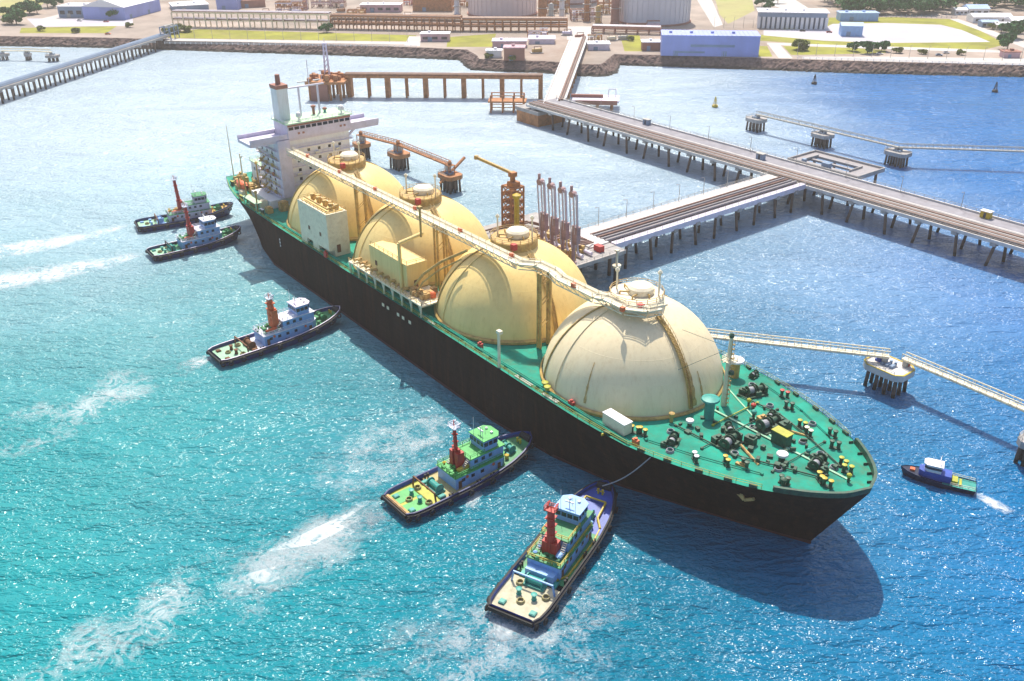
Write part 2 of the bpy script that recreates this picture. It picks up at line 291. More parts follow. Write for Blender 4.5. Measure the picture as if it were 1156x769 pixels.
# ------------------------------------------------------------------ mesh builder
class MB:
    def __init__(s): s.v = []; s.f = []; s.uv = None; s.cuts = []; s.adds = []
    def mark(s): s.cuts.append((len(s.v), len(s.f))); return s
    def add(s, vs, fs):
        s.adds.append((len(s.v), len(s.f))); b = len(s.v); s.v += [tuple(x) for x in vs]; s.f += [tuple(i + b for i in f) for f in fs]; return s
    def box(s, c, d, rz=0.0):
        x, y, z = d[0] / 2, d[1] / 2, d[2] / 2; cr, sr = math.cos(rz), math.sin(rz)
        vs = []
        for k in (-z, z):
            for a, b in ((-x, -y), (x, -y), (x, y), (-x, y)):
                vs.append((c[0] + a * cr - b * sr, c[1] + a * sr + b * cr, c[2] + k))
        return s.add(vs, [(3, 2, 1, 0), (4, 5, 6, 7), (0, 1, 5, 4), (1, 2, 6, 5), (2, 3, 7, 6), (3, 0, 4, 7)])
    def bx(s, x0, x1, y0, y1, z0, z1):
        return s.box(((x0 + x1) / 2, (y0 + y1) / 2, (z0 + z1) / 2), (abs(x1 - x0), abs(y1 - y0), abs(z1 - z0)))
    def beam(s, p, q, w, h):
        p, q = Vector(p), Vector(q); d = (q - p).normalized()
        u = Vector((0, 0, 1)) if abs(d.z) < .95 else Vector((1, 0, 0))
        a = d.cross(u).normalized() * w / 2; b = a.cross(d).normalized() * h / 2
        vs = [e + i * a + j * b for e in (p, q) for i, j in ((-1, -1), (1, -1), (1, 1), (-1, 1))]
        return s.add(vs, [(3, 2, 1, 0), (4, 5, 6, 7), (0, 1, 5, 4), (1, 2, 6, 5), (2, 3, 7, 6), (3, 0, 4, 7)])
    def tube(s, p, q, r, n=8, r2=None):
        p, q = Vector(p), Vector(q); r2 = r if r2 is None else r2; d = (q - p).normalized()
        u = Vector((0, 0, 1)) if abs(d.z) < .95 else Vector((1, 0, 0))
        a = d.cross(u).normalized(); b = a.cross(d)
        vs = []
        for e, rr in ((p, r), (q, r2)):
            for i in range(n):
                t = 2 * math.pi * i / n; vs.append(e + (a * math.cos(t) + b * math.sin(t)) * rr)
        fs = [(i, (i + 1) % n, n + (i + 1) % n, n + i) for i in range(n)] + [tuple(range(n))[::-1], tuple(range(n, 2 * n))]
        return s.add(vs, fs)
    def path(s, pts, r, n=8):
        for a, b in zip(pts[:-1], pts[1:]): s.tube(a, b, r, n)
        return s
    def lathe(s, prof, c=(0, 0, 0), n=16, cap=True):
        vs = []; fs = []
        for r, z in prof:
            for i in range(n):
                t = 2 * math.pi * i / n; vs.append((c[0] + r * math.cos(t), c[1] + r * math.sin(t), c[2] + z))
        for k in range(len(prof) - 1):
            for i in range(n):
                j = (i + 1) % n; fs.append((k * n + i, k * n + j, (k + 1) * n + j, (k + 1) * n + i))
        if cap:
            fs.append(tuple(range(n))[::-1]); m = (len(prof) - 1) * n; fs.append(tuple(range(m, m + n)))
        return s.add(vs, fs)
    def prism(s, poly, z0, z1):
        n = len(poly)
        area = sum(poly[i][0] * poly[(i + 1) % n][1] - poly[(i + 1) % n][0] * poly[i][1] for i in range(n))
        if area < 0: poly = poly[::-1]
        vs = [(x, y, z0) for x, y in poly] + [(x, y, z1) for x, y in poly]
        return s.add(vs, [tuple(range(n))[::-1], tuple(range(n, 2 * n))] + [(i, (i + 1) % n, n + (i + 1) % n, n + i) for i in range(n)])
    def poly(s, pts):
        n = len(pts)
        area = sum(pts[i][0] * pts[(i + 1) % n][1] - pts[(i + 1) % n][0] * pts[i][1] for i in range(n))
        if area < 0: pts = pts[::-1]
        return s.add(pts, [tuple(range(n))])
    def grid(s, rows, flip=False):
        n = len(rows[0]); vs = [p for r in rows for p in r]; fs = []
        for a in range(len(rows) - 1):
            for b in range(n - 1):
                q = (a * n + b, a * n + b + 1, (a + 1) * n + b + 1, (a + 1) * n + b)
                fs.append(q[::-1] if flip else q)
        return s.add(vs, fs)
    def rail(s, pts, h=1.1, step=2.5, r=0.035):
        for a, b in zip(pts[:-1], pts[1:]):
            a, b = Vector(a), Vector(b); n = max(1, int((b - a).length / step))
            for i in range(n + 1):
                q = a.lerp(b, i / n); s.beam(q, q + Vector((0, 0, h)), 2 * r, 2 * r)
            for k in (h, h * .55): s.beam(a + Vector((0, 0, k)), b + Vector((0, 0, k)), 2 * r, 2 * r)
        return s
    def each(s, name, m, parent=None, smooth=False):
        """every marked piece (or every shape) becomes a part of its own"""
        cu = (s.cuts or s.adds) + [(len(s.v), len(s.f))]
        for (v0, f0), (v1, f1) in zip(cu[:-1], cu[1:]):
            if v1 > v0:
                k = MB(); k.v = s.v[v0:v1]; k.f = [tuple(i - v0 for i in f) for f in s.f[f0:f1]]; k.build(name, m, parent, smooth)
    def build(s, name, m, parent=None, smooth=False, loc=(0, 0, 0), rz=0.0):
        me = bpy.data.meshes.new(name); me.from_pydata(s.v, [], s.f); me.update()
        if s.uv:
            ul = me.uv_layers.new(name="UVMap")
            for lp in me.loops: ul.data[lp.index].uv = s.uv[lp.vertex_index]
        if smooth:
            for p in me.polygons: p.use_smooth = True
            try: me.set_sharp_from_angle(angle=R(35))
            except Exception: pass
        me.materials.append(M_[m] if isinstance(m, str) else m)
        o = bpy.data.objects.new(name, me); COL.objects.link(o); o.location = loc; o.rotation_euler = (0, 0, rz)
        if parent: o.parent = parent
        return o

def tag(o, label=None, cat=None, group=None, kind=None):
    if label: o['label'] = label
    if cat: o['category'] = cat
    if group: o['group'] = group
    if kind: o['kind'] = kind
    return o

def thing(name, label, cat, loc=(0, 0, 0), rz=0.0, group=None):
    o = bpy.data.objects.new(name, None); COL.objects.link(o)
    o.location = loc; o.rotation_euler = (0, 0, rz); o.empty_display_size = 1
    return tag(o, label, cat, group)

def copy_thing(root, loc, rz=0.0, label=None, sc=None):
    r = root.copy(); COL.objects.link(r); r.location = loc; r.rotation_euler = (0, 0, rz)
    if sc: r.scale = sc
    if label: r['label'] = label
    for ch in list(root.children):
        c = ch.copy(); COL.objects.link(c); c.parent = r
        for g in list(ch.children):
            d = g.copy(); COL.objects.link(d); d.parent = c
    return r

def at(px, py, z=0.0):
    """ground point seen at a place of the survey photograph, on level z"""
    d = rgt * ((px - 578) / FPX) + dwn * ((py - 384.5) / FPX) + fwd
    k = (z - CAMH) / d.z
    return Vector((d.x * k, d.y * k, z))

TH = -0.91732
SHIP0 = Vector((-97.38, 349.30, 0))
ex = Vector((math.cos(TH), math.sin(TH), 0)); ey = Vector((-math.sin(TH), math.cos(TH), 0))
def SW(s, l, z=0.0):
    """berth axes (along the ship, to port) to world"""
    q = SHIP0 + ex * s + ey * l; return Vector((q.x, q.y, z))
def berth(name, label, cat, s, l, z=0.0, group=None):
    return thing(name, label, cat, SW(s, l, z), TH, group)

# ------------------------------------------------------------------ the setting
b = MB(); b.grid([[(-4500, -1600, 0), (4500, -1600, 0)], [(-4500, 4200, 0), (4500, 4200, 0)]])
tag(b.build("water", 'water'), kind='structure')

coast = [(-4400, 1350), (-700, 775), (-394, 731), (-311, 720), (-267, 711), (-190, 694), (-119, 680), (-60, 666), (-36, 659.5), (-31, 641), (-26, 624),
         (0, 617), (20, 613.5), (44, 602.5), (56, 600.5), (64, 602), (70, 612), (75, 636.5), (110, 630), (150, 621), (228, 604), (326, 589), (700, 530), (4400, -20)]
def inland(i, d):
    a = Vector(coast[max(0, i - 1)]); c = Vector(coast[min(len(coast) - 1, i + 1)]); t = (c - a).normalized()
    n = Vector((-t.y, t.x)); p = Vector(coast[i]) + n * d; return p
TOPZ = 6.0
rows = [[], [], []]
fine = []
for i in range(len(coast)):
    p0, p1 = inland(i, -3), inland(i, 9)
    rows[0].append((p0.x, p0.y, -1.5)); rows[1].append((p1.x, p1.y, TOPZ))
rv = MB()
# boulder-rough slope: finely split and jittered
segs = []
for i in range(len(coast) - 1):
    n = max(1, int((Vector(coast[i + 1]) - Vector(coast[i])).length / 1.6)) if -420 < coast[i][0] < 700 else 4
    for k in range(n): segs.append((i, k / n))
segs.append((len(coast) - 2, 1.0))
gr = []
for j in range(11):
    row = []
    for i, t in segs:
        a = Vector(rows[0][i]).lerp(Vector(rows[0][i + 1]), t); c = Vector(rows[1][i]).lerp(Vector(rows[1][i + 1]), t)
        q = a.lerp(c, j / 10)
        if 0 < j < 10: q += Vector((rnd.uniform(-.5, .5), rnd.uniform(-.4, .4), rnd.uniform(-.75, .75)))
        row.append(q)
    gr.append(row)
rv.grid(gr); tag(rv.build("revetment", 'rock'), kind='structure')
g = MB(); g.grid([[Vector(p) for p in rows[1]], [Vector((p[0], 4200, TOPZ)) for p in rows[1]]])
tag(g.build("ground", 'soil'), kind='structure')
# parapet along the top of the revetment
def sheet(name, m, pts, lift):
    q = MB(); q.poly([at(x, y, TOPZ + lift) for x, y in pts]); return tag(q.build(name, m), kind='structure')
sheet("lawn", 'lawn', [(24, 31.5), (132, 29.5), (120, 37.5), (22, 37.5)], .004)
sheet("lawn", 'lawn', [(186, 37), (225, 33), (330, 36), (470, 40), (468, 47), (330, 45), (190, 43)], .004)
sheet("lawn", 'lawn', [(506, 42), (560, 38), (556, 53), (504, 53)], .004)
sheet("lawn", 'lawn', [(700, 40), (722, 40), (726, 58), (705, 58)], .004)
sheet("path", 'road', [(186, 43.6), (330, 45.6), (470, 47.6), (466, 50.2), (330, 48.2), (186, 46.2)], .004)
sheet("path", 'road', [(462, 41), (476, 41), (474, 52), (456, 51.5)], .008)
sheet("lawn", 'lawn', [(930, 20), (1010, 19.5), (1082, 22), (1136, 50), (1112, 56), (925, 50.5), (855, 46), (855, 41)], .004)
sheet("yard", 'yard', [(940, 27), (1000, 26), (1062, 28), (1086, 34), (1118, 47.5), (1000, 48.5), (930, 46), (862, 40), (862, 34), (930, 32)], .008)
sheet("yard", 'yard', [(30, 21), (150, 20), (150, 29), (40, 30.5)], .004)
sheet("lawn", 'lawn', [(856, 52), (866, 52), (872, 64), (856, 64)], .004)
sheet("path", 'road', [(867, 50), (880, 50), (895, 66), (879, 65.5)], .008)
sheet("lawn", 'lawn', [(884, 52), (960, 54), (1000, 57), (1000, 60), (906, 62), (893, 62)], .004)
sheet("path", 'road', [(906, 64), (1000, 64), (1300, 68), (1300, 77), (1000, 69.5), (906, 66.5)], .006)
sheet("path", 'road', [(866, 48.2), (960, 51.2), (1140, 57), (1140, 60), (960, 54), (866, 50.4)], .006)
sheet("field", 'field', [(806, -6), (848, -6), (852, 12), (822, 27), (812, 16)], .004)
sheet("road", 'road', [(782, -8), (800, -8), (816, 28), (806, 31)], .006)
sheet("field", 'field', [(0, -6), (60, -6), (40, 12), (0, 18)], .004)
sheet("road", 'road', [(36, 24), (110, 5), (116, 8), (52, 27)], .012)
sheet("road", 'road', [(1072, 21.5), (1082, 21.5), (1170, 52), (1160, 55.5)], .012)
sheet("road", 'road', [(860, 3), (880, -4), (892, -4), (920, 14), (900, 14)], .012)
sheet("road", 'road', [(640, 45), (664, 45), (672, 30), (640, 30)], .006)

# air: one closed box of even pale haze round everything
M_['haze'] = bpy.data.materials.new("pale_haze"); M_['haze'].use_nodes = True
_t = M_['haze'].node_tree; _t.nodes.clear()
_v = _t.nodes.new("ShaderNodeVolumePrincipled"); _o = _t.nodes.new("ShaderNodeOutputMaterial")
_v.inputs["Density"].default_value = HAZE; _v.inputs["Color"].default_value = (1.0, 0.93, 0.86, 1); _v.inputs["Anisotropy"].default_value = 0.15
_t.links.new(_v.outputs[0], _o.inputs["Volume"])
q = MB(); q.bx(-4600, 4600, -1700, 4300, -4.0, 128.0)
tag(q.build("haze", 'haze'), kind='stuff')
# ------------------------------------------------------------------ generic builders
def hull_loft(ls0, le0, ls1, le1, hw, hd, zd, nu=48, levels=(-.12, 0, .2, .45, .7, .88, 1), ex_=1.25):
    rowsS = []; rowsP = []; top = []
    us = [0.5 - 0.5 * math.cos(math.pi * i / nu) for i in range(nu + 1)]
    for t in levels:
        tt = max(t, 0); a, c = ls0 + (ls1 - ls0) * tt, le0 + (le1 - le0) * tt
        S = []; Pp = []
        for u in us:
            s = a + (c - a) * u; k = tt ** ex_; hb = hw(u) * (1 - k) + hd(u) * k; z = zd(u) * t
            S.append((s, -hb, z)); Pp.append((s, hb, z))
            if t == levels[-1]: top.append((s, hb, z))
        rowsS.append(S); rowsP.append(Pp)
    m = MB(); m.grid(rowsS); m.grid(rowsP, flip=True)
    m.grid([[rowsP[k][0], rowsS[k][0]] for k in range(len(levels))])
    return m, top

def interp(tab):
    def f(u):
        for (a, x), (c, y) in zip(tab[:-1], tab[1:]):
            if u <= c: return x + (y - x) * (u - a) / (c - a) if c > a else y
        return tab[-1][1]
    return f

def railing_part(parent, pts, m='creamwhite', h=1.1, step=3.0, r=.04, name="railing"):
    q = MB(); q.rail(pts, h, step, r); return q.build(name, m, parent)

def windows_part(parent, pts, size, axis, m='window', name="window"):
    for p in pts:
        q = MB(); d = (size[0], .08, size[1]) if axis == 'x' else (.08, size[0], size[1])
        q.box(p, d); q.build(name, m, parent)

# ------------------------------------------------------------------ the gas carrier
ship = thing("gas_carrier", "huge black hulled gas carrier with green deck and four domed cream tanks", "ship", SHIP0, TH)
LOA = 268.6
SBOW = 258.3
dk = interp([(0, 15.2), (.02, 17.0), (.05, 19.6), (.09, 21.8), (.14, 23.1), (.2, 23.3), (.80, 23.3), (.845, 22.9), (.875, 21.4), (.9, 19.6), (.923, 17.4), (.945, 15.0), (.962, 12.3), (.976, 9.6), (.987, 6.8), (.994, 4.4), (1, 0.0)])
wl = interp([(0, 2.0), (.04, 8), (.08, 14), (.13, 19.5), (.2, 23.0), (.7, 23.2), (.78, 21.5), (.85, 17), (.91, 10.5), (.96, 4.8), (1, 0.0)])
zdk = lambda u: 16.3 + (2.3 * max(0, (u - .78) / .22) ** 1.3)
hl, top = hull_loft(5, SBOW, 0, LOA, wl, dk, zdk, nu=90)
hull = hl.build("hull", 'hull', ship, smooth=True)
# deck plating, 5 cm below the sheer strake
q = MB(); q.grid([[(s, -max(h - .12, 0), z - .05) for s, h, z in top], [(s, 0, z + .02) for s, h, z in top], [(s, max(h - .12, 0), z - .05) for s, h, z in top]])
q.build("deck", 'deck', ship)
# boot topping band
q = MB()
for sg in (-1, 1):
    a = [(5 + (SBOW + .5 - 5) * u, sg * (wl(u) + .06), .05) for u in [i / 60 for i in range(61)]]
    c = [(x * .9992 + .2, y * 1.002, .95) for x, y, z in a]
    q.grid([a, c], flip=(sg > 0))
q.build("boot_topping", 'boottop', ship)
# bulwark round the stem
bw = [p for p in top if p[0] > 256.5]
q = MB()
for sg in (-1, 1):
    a = [(s, sg * h, z) for s, h, z in bw]; c = [(s + .15, sg * (h + .12 if h > 0 else 0), z + 1.25) for s, h, z in bw]
    d = [(s - .3, sg * max(h - .28, 0), z + 1.25) for s, h, z in bw]; e_ = [(s - .35, sg * max(h - .4, 0), z - .04) for s, h, z in bw]
    q.grid([a, c, d, e_], flip=(sg > 0))
    for s, h, z in bw[::2]:
        if h > 1: q.beam((s - .4, sg * (h - .4), z), (s - .4 - .5, sg * (h - 1.2), z), .12, .9)
q.build("bulwark", 'darkmach', ship)
# deck edge rails
for sg in (-1, 1):
    pts = [(s, sg * (h - .25), z) for s, h, z in top if 6 < s < 257][::2]
    railing_part(ship, pts, 'yellowgreen', 1.1, 3.0, .035)
# rub marks / draught marks on the side: small white plates
q = MB()
for s_, z_ in ((64, 9.5), (64, 10.6), (64, 11.7)): q.bx(s_, s_ + .5, -23.42, -23.30, z_, z_ + .7)
q.each("draught_mark", 'white', ship)
q = MB()
for i, s_ in enumerate((131, 133.6, 139, 141.6, 145)):
    q.bx(s_, s_ + 1.1, -23.42, -23.30, 12.6, 13.5)
q.each("side_mark", 'creamwhite', ship)
# anchor in its pocket on the starboard bow
def hull_point(s, t):
    lo, hi = 0, 1
    for _ in range(40):
        u = (lo + hi) / 2
        if (5 * (1 - t)) + ((SBOW + (LOA - SBOW) * t) - 5 * (1 - t)) * u < s: lo = u
        else: hi = u
    k = t ** 1.25; return (s, wl(u) * (1 - k) + dk(u) * k, zdk(u) * t)
for sg in (-1, 1):
    p = hull_point(250.5, .72); q = MB()
    y = sg * (p[1] + .25)
    q.beam((p[0] - 1.2, y + sg * .5, p[2] + 2.0), (p[0], y, p[2] - .6), .5, .5)
    q.beam((p[0] - 1.9, y + sg * .1, p[2] + .3), (p[0], y - sg * .2, p[2] - .8), .5, .6); q.beam((p[0] + 1.9, y - sg * .6, p[2] + .3), (p[0], y - sg * .2, p[2] - .8), .5, .6)
    q.build("anchor", 'rusty', ship)

# --- tanks
TR, TZ = 21.06, 14.5
TS = [71.8, 116.6, 161.4, 206.2]
def sph(ang, el, r=TR): return Vector((r * math.cos(el) * math.cos(ang), r * math.cos(el) * math.sin(ang), r * math.sin(el)))
for i, ts in enumerate(TS):
    mt = 'ivory' if i == 3 else 'cream'
    q = MB(); prof = []
    e0 = math.asin((15.6 - TZ) / TR)
    for k in range(25):
        el = e0 + (math.pi / 2 - .02 - e0) * k / 24; prof.append((TR * math.cos(el), TR * math.sin(el)))
    q.lathe(prof, (0, 0, 0), 72)
    tk = q.build("tank_cover", mt, ship, smooth=True, loc=(ts, 0, TZ))
    tk['label'] = ["yellow cream tank dome beside the white bridge", "yellow cream tank dome behind the pipe manifold", "pale yellow tank dome next to the bow tank", "ivory tank dome nearest the bow with brown rust streaks"][i]
    # skirt ring at the deck
    q = MB(); q.lathe([(TR + .15, 1.9), (TR + .5, 1.9), (TR + .5, 2.5), (TR + .05, 2.9)], (0, 0, 0), 72, cap=False); q.build("skirt_ring", 'ochre', tk)
    # meridian pipes and stiffeners
    for ang, el0, el1, r_, mm in ((R(-118), .09, 1.25, .22, 'ochre'), (R(-100), .09, 1.2, .12, mt), (R(100), .09, 1.3, .22, 'ochre'), (R(170), .09, 1.2, .25, 'ochre')):
        q = MB(); q.path([sph(ang, el0 + (el1 - el0) * k / 14, TR + .15) for k in range(15)], r_, 6); q.build("meridian_pipe", mm, tk)
    # curved stair from the dome deck to the main deck, bow side
    q = MB(); a = R(-8)
    pts = [sph(a, .16 + 1.06 * k / 22, TR + .45) for k in range(23)]
    off = Vector((-math.sin(a), math.cos(a), 0))
    for sg in (-.45, .45):
        for p1, p2 in zip(pts[:-1], pts[1:]):
            q.beam(p1 + off * sg, p2 + off * sg, .12, .3); q.beam(p1 + off * sg + Vector((0, 0, 1)), p2 + off * sg + Vector((0, 0, 1)), .07, .07)
            q.beam(p1 + off * sg, p1 + off * sg + Vector((0, 0, 1)), .06, .06)
    for p1, p2 in zip(pts[:-1], pts[1:]):
        for k in range(3):
            m_ = p1.lerp(p2, k / 3); q.box(m_, (.45, .9, .06), a)
    q.build("dome_stair", 'ochre', tk)
    # rust runs below the platform (stains with a shape of their own): thin raised flakes of paint
    if i == 3:
        q = MB()
        for ang, e_hi, e_lo, wd in ((R(-74), .62, .18, .028), (R(-4), .62, .16, .05), (R(3), .5, .2, .035)):
            rr = [[sph(ang + wd * (.4 + 1.0 * (1 - k / 10)) * (w_ - .5) * (.7 + .3 * math.sin(k * 2.1)), e_lo + (e_hi - e_lo) * k / 10, TR + .05) for w_ in (0, .5, 1)] for k in range(11)]
            q.grid(rr)
        q.each("rust_streak", 'rusty', tk)
    # dome platform
    zt = TR + .1
    q = MB(); q.lathe([(6.2, -1.1), (6.2, 1.0), (5.9, 1.25), (0.01, 1.3)], (0, 0, zt), 24, cap=False); q.build("dome_platform", 'ochre' if i < 3 else 'creamwhite', tk, smooth=False)
    q = MB(); q.lathe([(3.0, 1.3), (3.0, 2.6), (2.4, 3.1), (0.01, 3.3)], (0.4, 0.8, zt), 20, cap=False); q.build("dome_hatch", 'creamwhite', tk, smooth=True)
    ring = [(6.1 * math.cos(2 * math.pi * k / 16), 6.1 * math.sin(2 * math.pi * k / 16), zt + 1.05) for k in range(17)]
    railing_part(tk, ring, 'ochre', 1.1, 2.4, .05)
    q = MB()
    for px_, py_, h_ in ((-4.4, -2.0, 5.5), (4.2, 2.6, 6.5)):
        q.mark(); q.tube((px_, py_, zt + .2), (px_, py_, zt + h_), .22, 8); q.lathe([(.45, 0), (.55, .5), (.2, .9)], (px_, py_, zt + h_), 8)
    q.each("vent_post", 'creamwhite', tk)
    q = MB()
    for k in range(6):
        a_ = 1.05 * k; q.mark(); q.path([(3.9 * math.cos(a_), 3.9 * math.sin(a_), zt + 1.2), (3.9 * math.cos(a_), 3.9 * math.sin(a_), zt + 1.9), (2.2 * math.cos(a_ + .4), 2.2 * math.sin(a_ + .4), zt + 2.0)], .2, 6)
    q.each("dome_pipe", 'ochre', tk)
    q = MB(); q.box((5.6, -4.4, zt + 1.0), (1.3, 1.3, 1.6)); q.build("valve_box", 'red', tk)

# --- catwalk and cargo pipes along the tank tops, kinked round each dome deck
CZ = 36.6
cl = []
for s_, l_ in ((50, -10.2), (155, -9.8), (176, -9.8), (179.5, -6.9), (185, -6.9), (189, -8.2), (197, -8.2), (201.5, -8.2), (203.5, -7.2), (210, -7.2), (213.8, -4.4), (214.6, -1.2)): cl.append((s_, l_))
q = MB(); r1 = MB()
for (s0, l0), (s1, l1) in zip(cl[:-1], cl[1:]):
    q.beam((s0, l0, CZ), (s1, l1, CZ), 1.9, .3)
    p0, p1 = Vector((s0, l0, CZ)), Vector((s1, l1, CZ)); nb = max(1, int((p1 - p0).length / 2.5)); sd_ = Vector((-(p1 - p0).y, (p1 - p0).x, 0)).normalized() * .85
    for g_ in (-1, 1):
        q.beam(p0 + sd_ * g_ - Vector((0, 0, 1.2)), p1 + sd_ * g_ - Vector((0, 0, 1.2)), .18, .22)
        for k_ in range(nb):
            a_, b_ = p0.lerp(p1, k_ / nb), p0.lerp(p1, (k_ + 1) / nb); q.beam(a_ + sd_ * g_, b_ + sd_ * g_ - Vector((0, 0, 1.2)), .14, .14); q.beam(b_ + sd_ * g_, b_ + sd_ * g_ - Vector((0, 0, 1.2)), .12, .12)
    for d in (-.95, .95): r1.rail([(s0, l0 + d, CZ + .17), (s1, l1 + d, CZ + .17)], 1.0, 3, .05)
cat = q.build("catwalk", 'creamwhite', ship); r1.build("railing", 'creamwhite', cat)
q = MB()
for d, r_ in ((1.4, .4), (2.15, .28)): q.mark().path([(s_, l_ + d, CZ + .15) for s_, l_ in cl], r_, 8)
q.each("cargo_pipe", 'creamwhite', ship)
for s_ in (95, 94, 139.5, 138, 184, 183):
    q = MB(); q.tube((s_, -9.5, 16.5), (s_, -9.5, CZ - .2), .35, 8); q.tube((s_, -6.5, 16.5), (s_, -6.5, CZ - .2), .35, 8)
    for z_ in (22, 28, 33): q.beam((s_, -9.5, z_), (s_, -6.5, z_ + 2), .2, .2)
    q.build("catwalk_post", 'ochre', ship)
q = MB()
for s_ in (62, 84, 106, 128, 150, 172, 195, 211): q.box((s_, -9.0, CZ + .7), (.9, .9, 1.0))
q.each("monitor_nozzle", 'orange', ship)

# --- machinery house between the aft tanks
hs = MB(); hs.bx(80, 99, -22.4, -15.4, 18.5, 30); hs.bx(80, 84, -22.4, -21.6, 16.3, 18.5); hs.bx(88, 92, -22.4, -21.6, 16.3, 18.5); hs.bx(80, 99, -20.5, -15.4, 16.3, 18.5)
house = hs.build("machinery_house", 'creamwhite', ship); house['label'] = "tall cream machinery house between the two aft tanks"
q = MB(); q.bx(80.8, 98.2, -21.6, -16.2, 30, 30.25); q.build("roof", 'cream', house)
q = MB(); q.rail([(80.3, -22.1, 30), (98.7, -22.1, 30), (98.7, -15.7, 30), (80.3, -15.7, 30), (80.3, -22.1, 30)], 1.1, 2.4, .05); q.build("railing", 'ochre', house)
q = MB()
for k in range(4): q.mark().tube((84 + k * 4, -19, 30.2), (84 + k * 4, -19, 32.2), .7, 10); q.box((84 + k * 4, -17.3, 30.8), (1.5, 1.2, 1.4))
q.mark().path([(82, -20.8, 31), (97, -20.8, 31), (97, -17, 31.6)], .3, 6); q.each("roof_vent", 'ochre', house)
q = MB(); q.bx(99.02, 99.12, -19.8, -18.6, 17.5, 20.0); q.bx(93.5, 94.5, -22.5, -22.41, 22, 23.2); q.bx(86, 87, -22.5, -22.41, 22, 23.2); q.each("door", 'brown', house)
# second house beside tank two
hs = MB(); hs.bx(121, 141, -20.6, -14, 20, 27.2)
house = hs.build("compressor_house", 'cream', ship); house['label'] = "low cream compressor house beside the second tank"
q = MB(); q.rail([(121.3, -20.3, 27.2), (140.7, -20.3, 27.2), (140.7, -14.3, 27.2)], 1.1, 2.4, .05); q.build("railing", 'ochre', house)
q = MB(); q.bx(140.9, 141.08, -18.5, -17.3, 20.2, 22.4); q.bx(124, 125, -20.7, -20.58, 22, 23.4); q.each("door", 'brown', house)
q = MB(); q.path([(138.5, -21, 18), (138.5, -21, 33), (139.5, -14, 34.5)], .5, 10); q.build("riser_pipe", 'cream', ship)
q = MB(); q.path([(143, -19.5, 22), (147, -19.0, 26.5), (152, -16.5, 31), (158, -12.5, 35)], .4, 8); q.path([(144.5, -20.5, 20), (148.5, -20.3, 25), (153, -18.0, 29.4), (158.5, -14.6, 33.3)], .22, 6); q.build("crossover_pipe", 'ochre', ship)

# --- cargo manifold on the starboard side, amidships
q = MB(); q.bx(112, 151.5, -23.0, -20.8, 19.4, 19.8); q.bx(141.2, 151.5, -20.8, -14, 19.4, 19.75); deckp = q.build("manifold_platform", 'creamwhite', ship)
for k in range(9):
    q = MB(); s_ = 112.6 + k * 4.75; q.tube((s_, -22.7, 16.3), (s_, -22.7, 19.4), .28, 8); q.beam((s_ - 1, -22.7, 19.2), (s_ - .1, -22.7, 17.6), .2, .2); q.build("platform_leg", 'creamwhite', deckp)
q = MB(); q.rail([(112.1, -22.9, 19.8), (151.4, -22.9, 19.8), (151.4, -14.5, 19.8)], 1.1, 2.5, .05); q.build("railing", 'ochre', deckp)
for k in range(9):
    q = MB(); s_ = 114.5 + k * 3.3
    q.path([(s_, -13.5, 19.0), (s_, -20.3, 20.7), (s_, -22.2, 20.7)], .38, 8); q.lathe([(.7, 0), (.7, .35)], (s_, -21.0, 20.5), 10); q.tube((s_, -22.2, 20.7), (s_, -22.35, 20.7), .6, 10)
    q.build("manifold_pipe", 'rusty' if k % 2 else 'ochre', ship)
q = MB()
for k in range(16): q.box((142 + rnd.random() * 8.6, -15 - rnd.random() * 6, 20.2 + rnd.random() * .5), (1 + rnd.random(), .8 + rnd.random(), .8 + rnd.random()))
q.each("manifold_valve", 'rusty', ship)
q = MB(); q.lathe([(.9, 0), (.9, 1.2), (.5, 1.6)], (148.5, -17.5, 19.8), 10); q.build("fire_monitor", 'orange', ship)
# deck pipes running fore and aft along the starboard side
q = MB()
for y_, r_ in ((-22.0, .22), (-21.5, .16)): q.mark(); q.tube((52, y_, 17.0), (228, y_ + (2.5 if False else 0), 17.2), r_, 6)
for k in range(30): q.box((54 + k * 6, -21.8, 16.6), (.25, 1.2, .7))
q.build("deck_pipe", 'deck', ship)
# things between the tanks
for s_, l_, m, d in ((193.5, -22.2, 'white', (6, 1.0, .12)), (203.2, -22.3, 'white', (5.2, .9, .12)), (150.2, -21.9, 'white', (2, 1.2, .2)), (155, -22.4, 'white', (3.2, .6, .15))):
    q = MB(); q.box((s_, l_, 16.45), d); q.build("deck_plate", m, ship)
for s_, l_, m in ((209.2, -21.3, 'red'), (174.8, -21.0, 'red'), (97.5, -23.0, 'red'), (228.6, -20.8, 'orange')):
    q = MB(); q.box((s_, l_, 17.2), (1.5, .8, 1.6)); q.lathe([(.35, 0), (.35, .4)], (s_, l_, 18), 8); q.build("hose_box", m, ship)
q = MB(); q.tube((184.9, -22.8, 16.3), (184.9, -22.8, 25.2), .35, 8); q.box((184.9, -22.6, 25.6), (1.3, 1.0, .8)); q.build("lamp_post", 'creamwhite', ship)
q = MB(); q.tube((140.5, -15.2, 34), (140.5, -15.2, 42), .3, 8); q.box((140.5, -15.2, 42.2), (1.2, 1, .7)); q.build("lamp_post", 'ochre', ship)
for s_, l_ in ((199.6, -20.9), (201.4, -21.7)):
    q = MB(); q.lathe([(.45, 0), (.45, 1.5), (.8, 1.7), (.8, 2.0), (.2, 2.2)], (s_, l_, 16.3), 10); q.build("deck_vent", 'yellowgreen', ship)
q = MB(); q.bx(218.7, 225.2, -20.9, -18.6, 17.0, 19.6); q.bx(219.2, 224.7, -20.6, -18.9, 16.4, 17.0)
lk = q.build("deck_locker", 'creamwhite', ship); lk['label'] = "cream deck locker in front of the bow tank"
q = MB(); q.bx(218.6, 225.3, -21.0, -18.5, 19.6, 19.75); q.build("lid", 'white', lk)
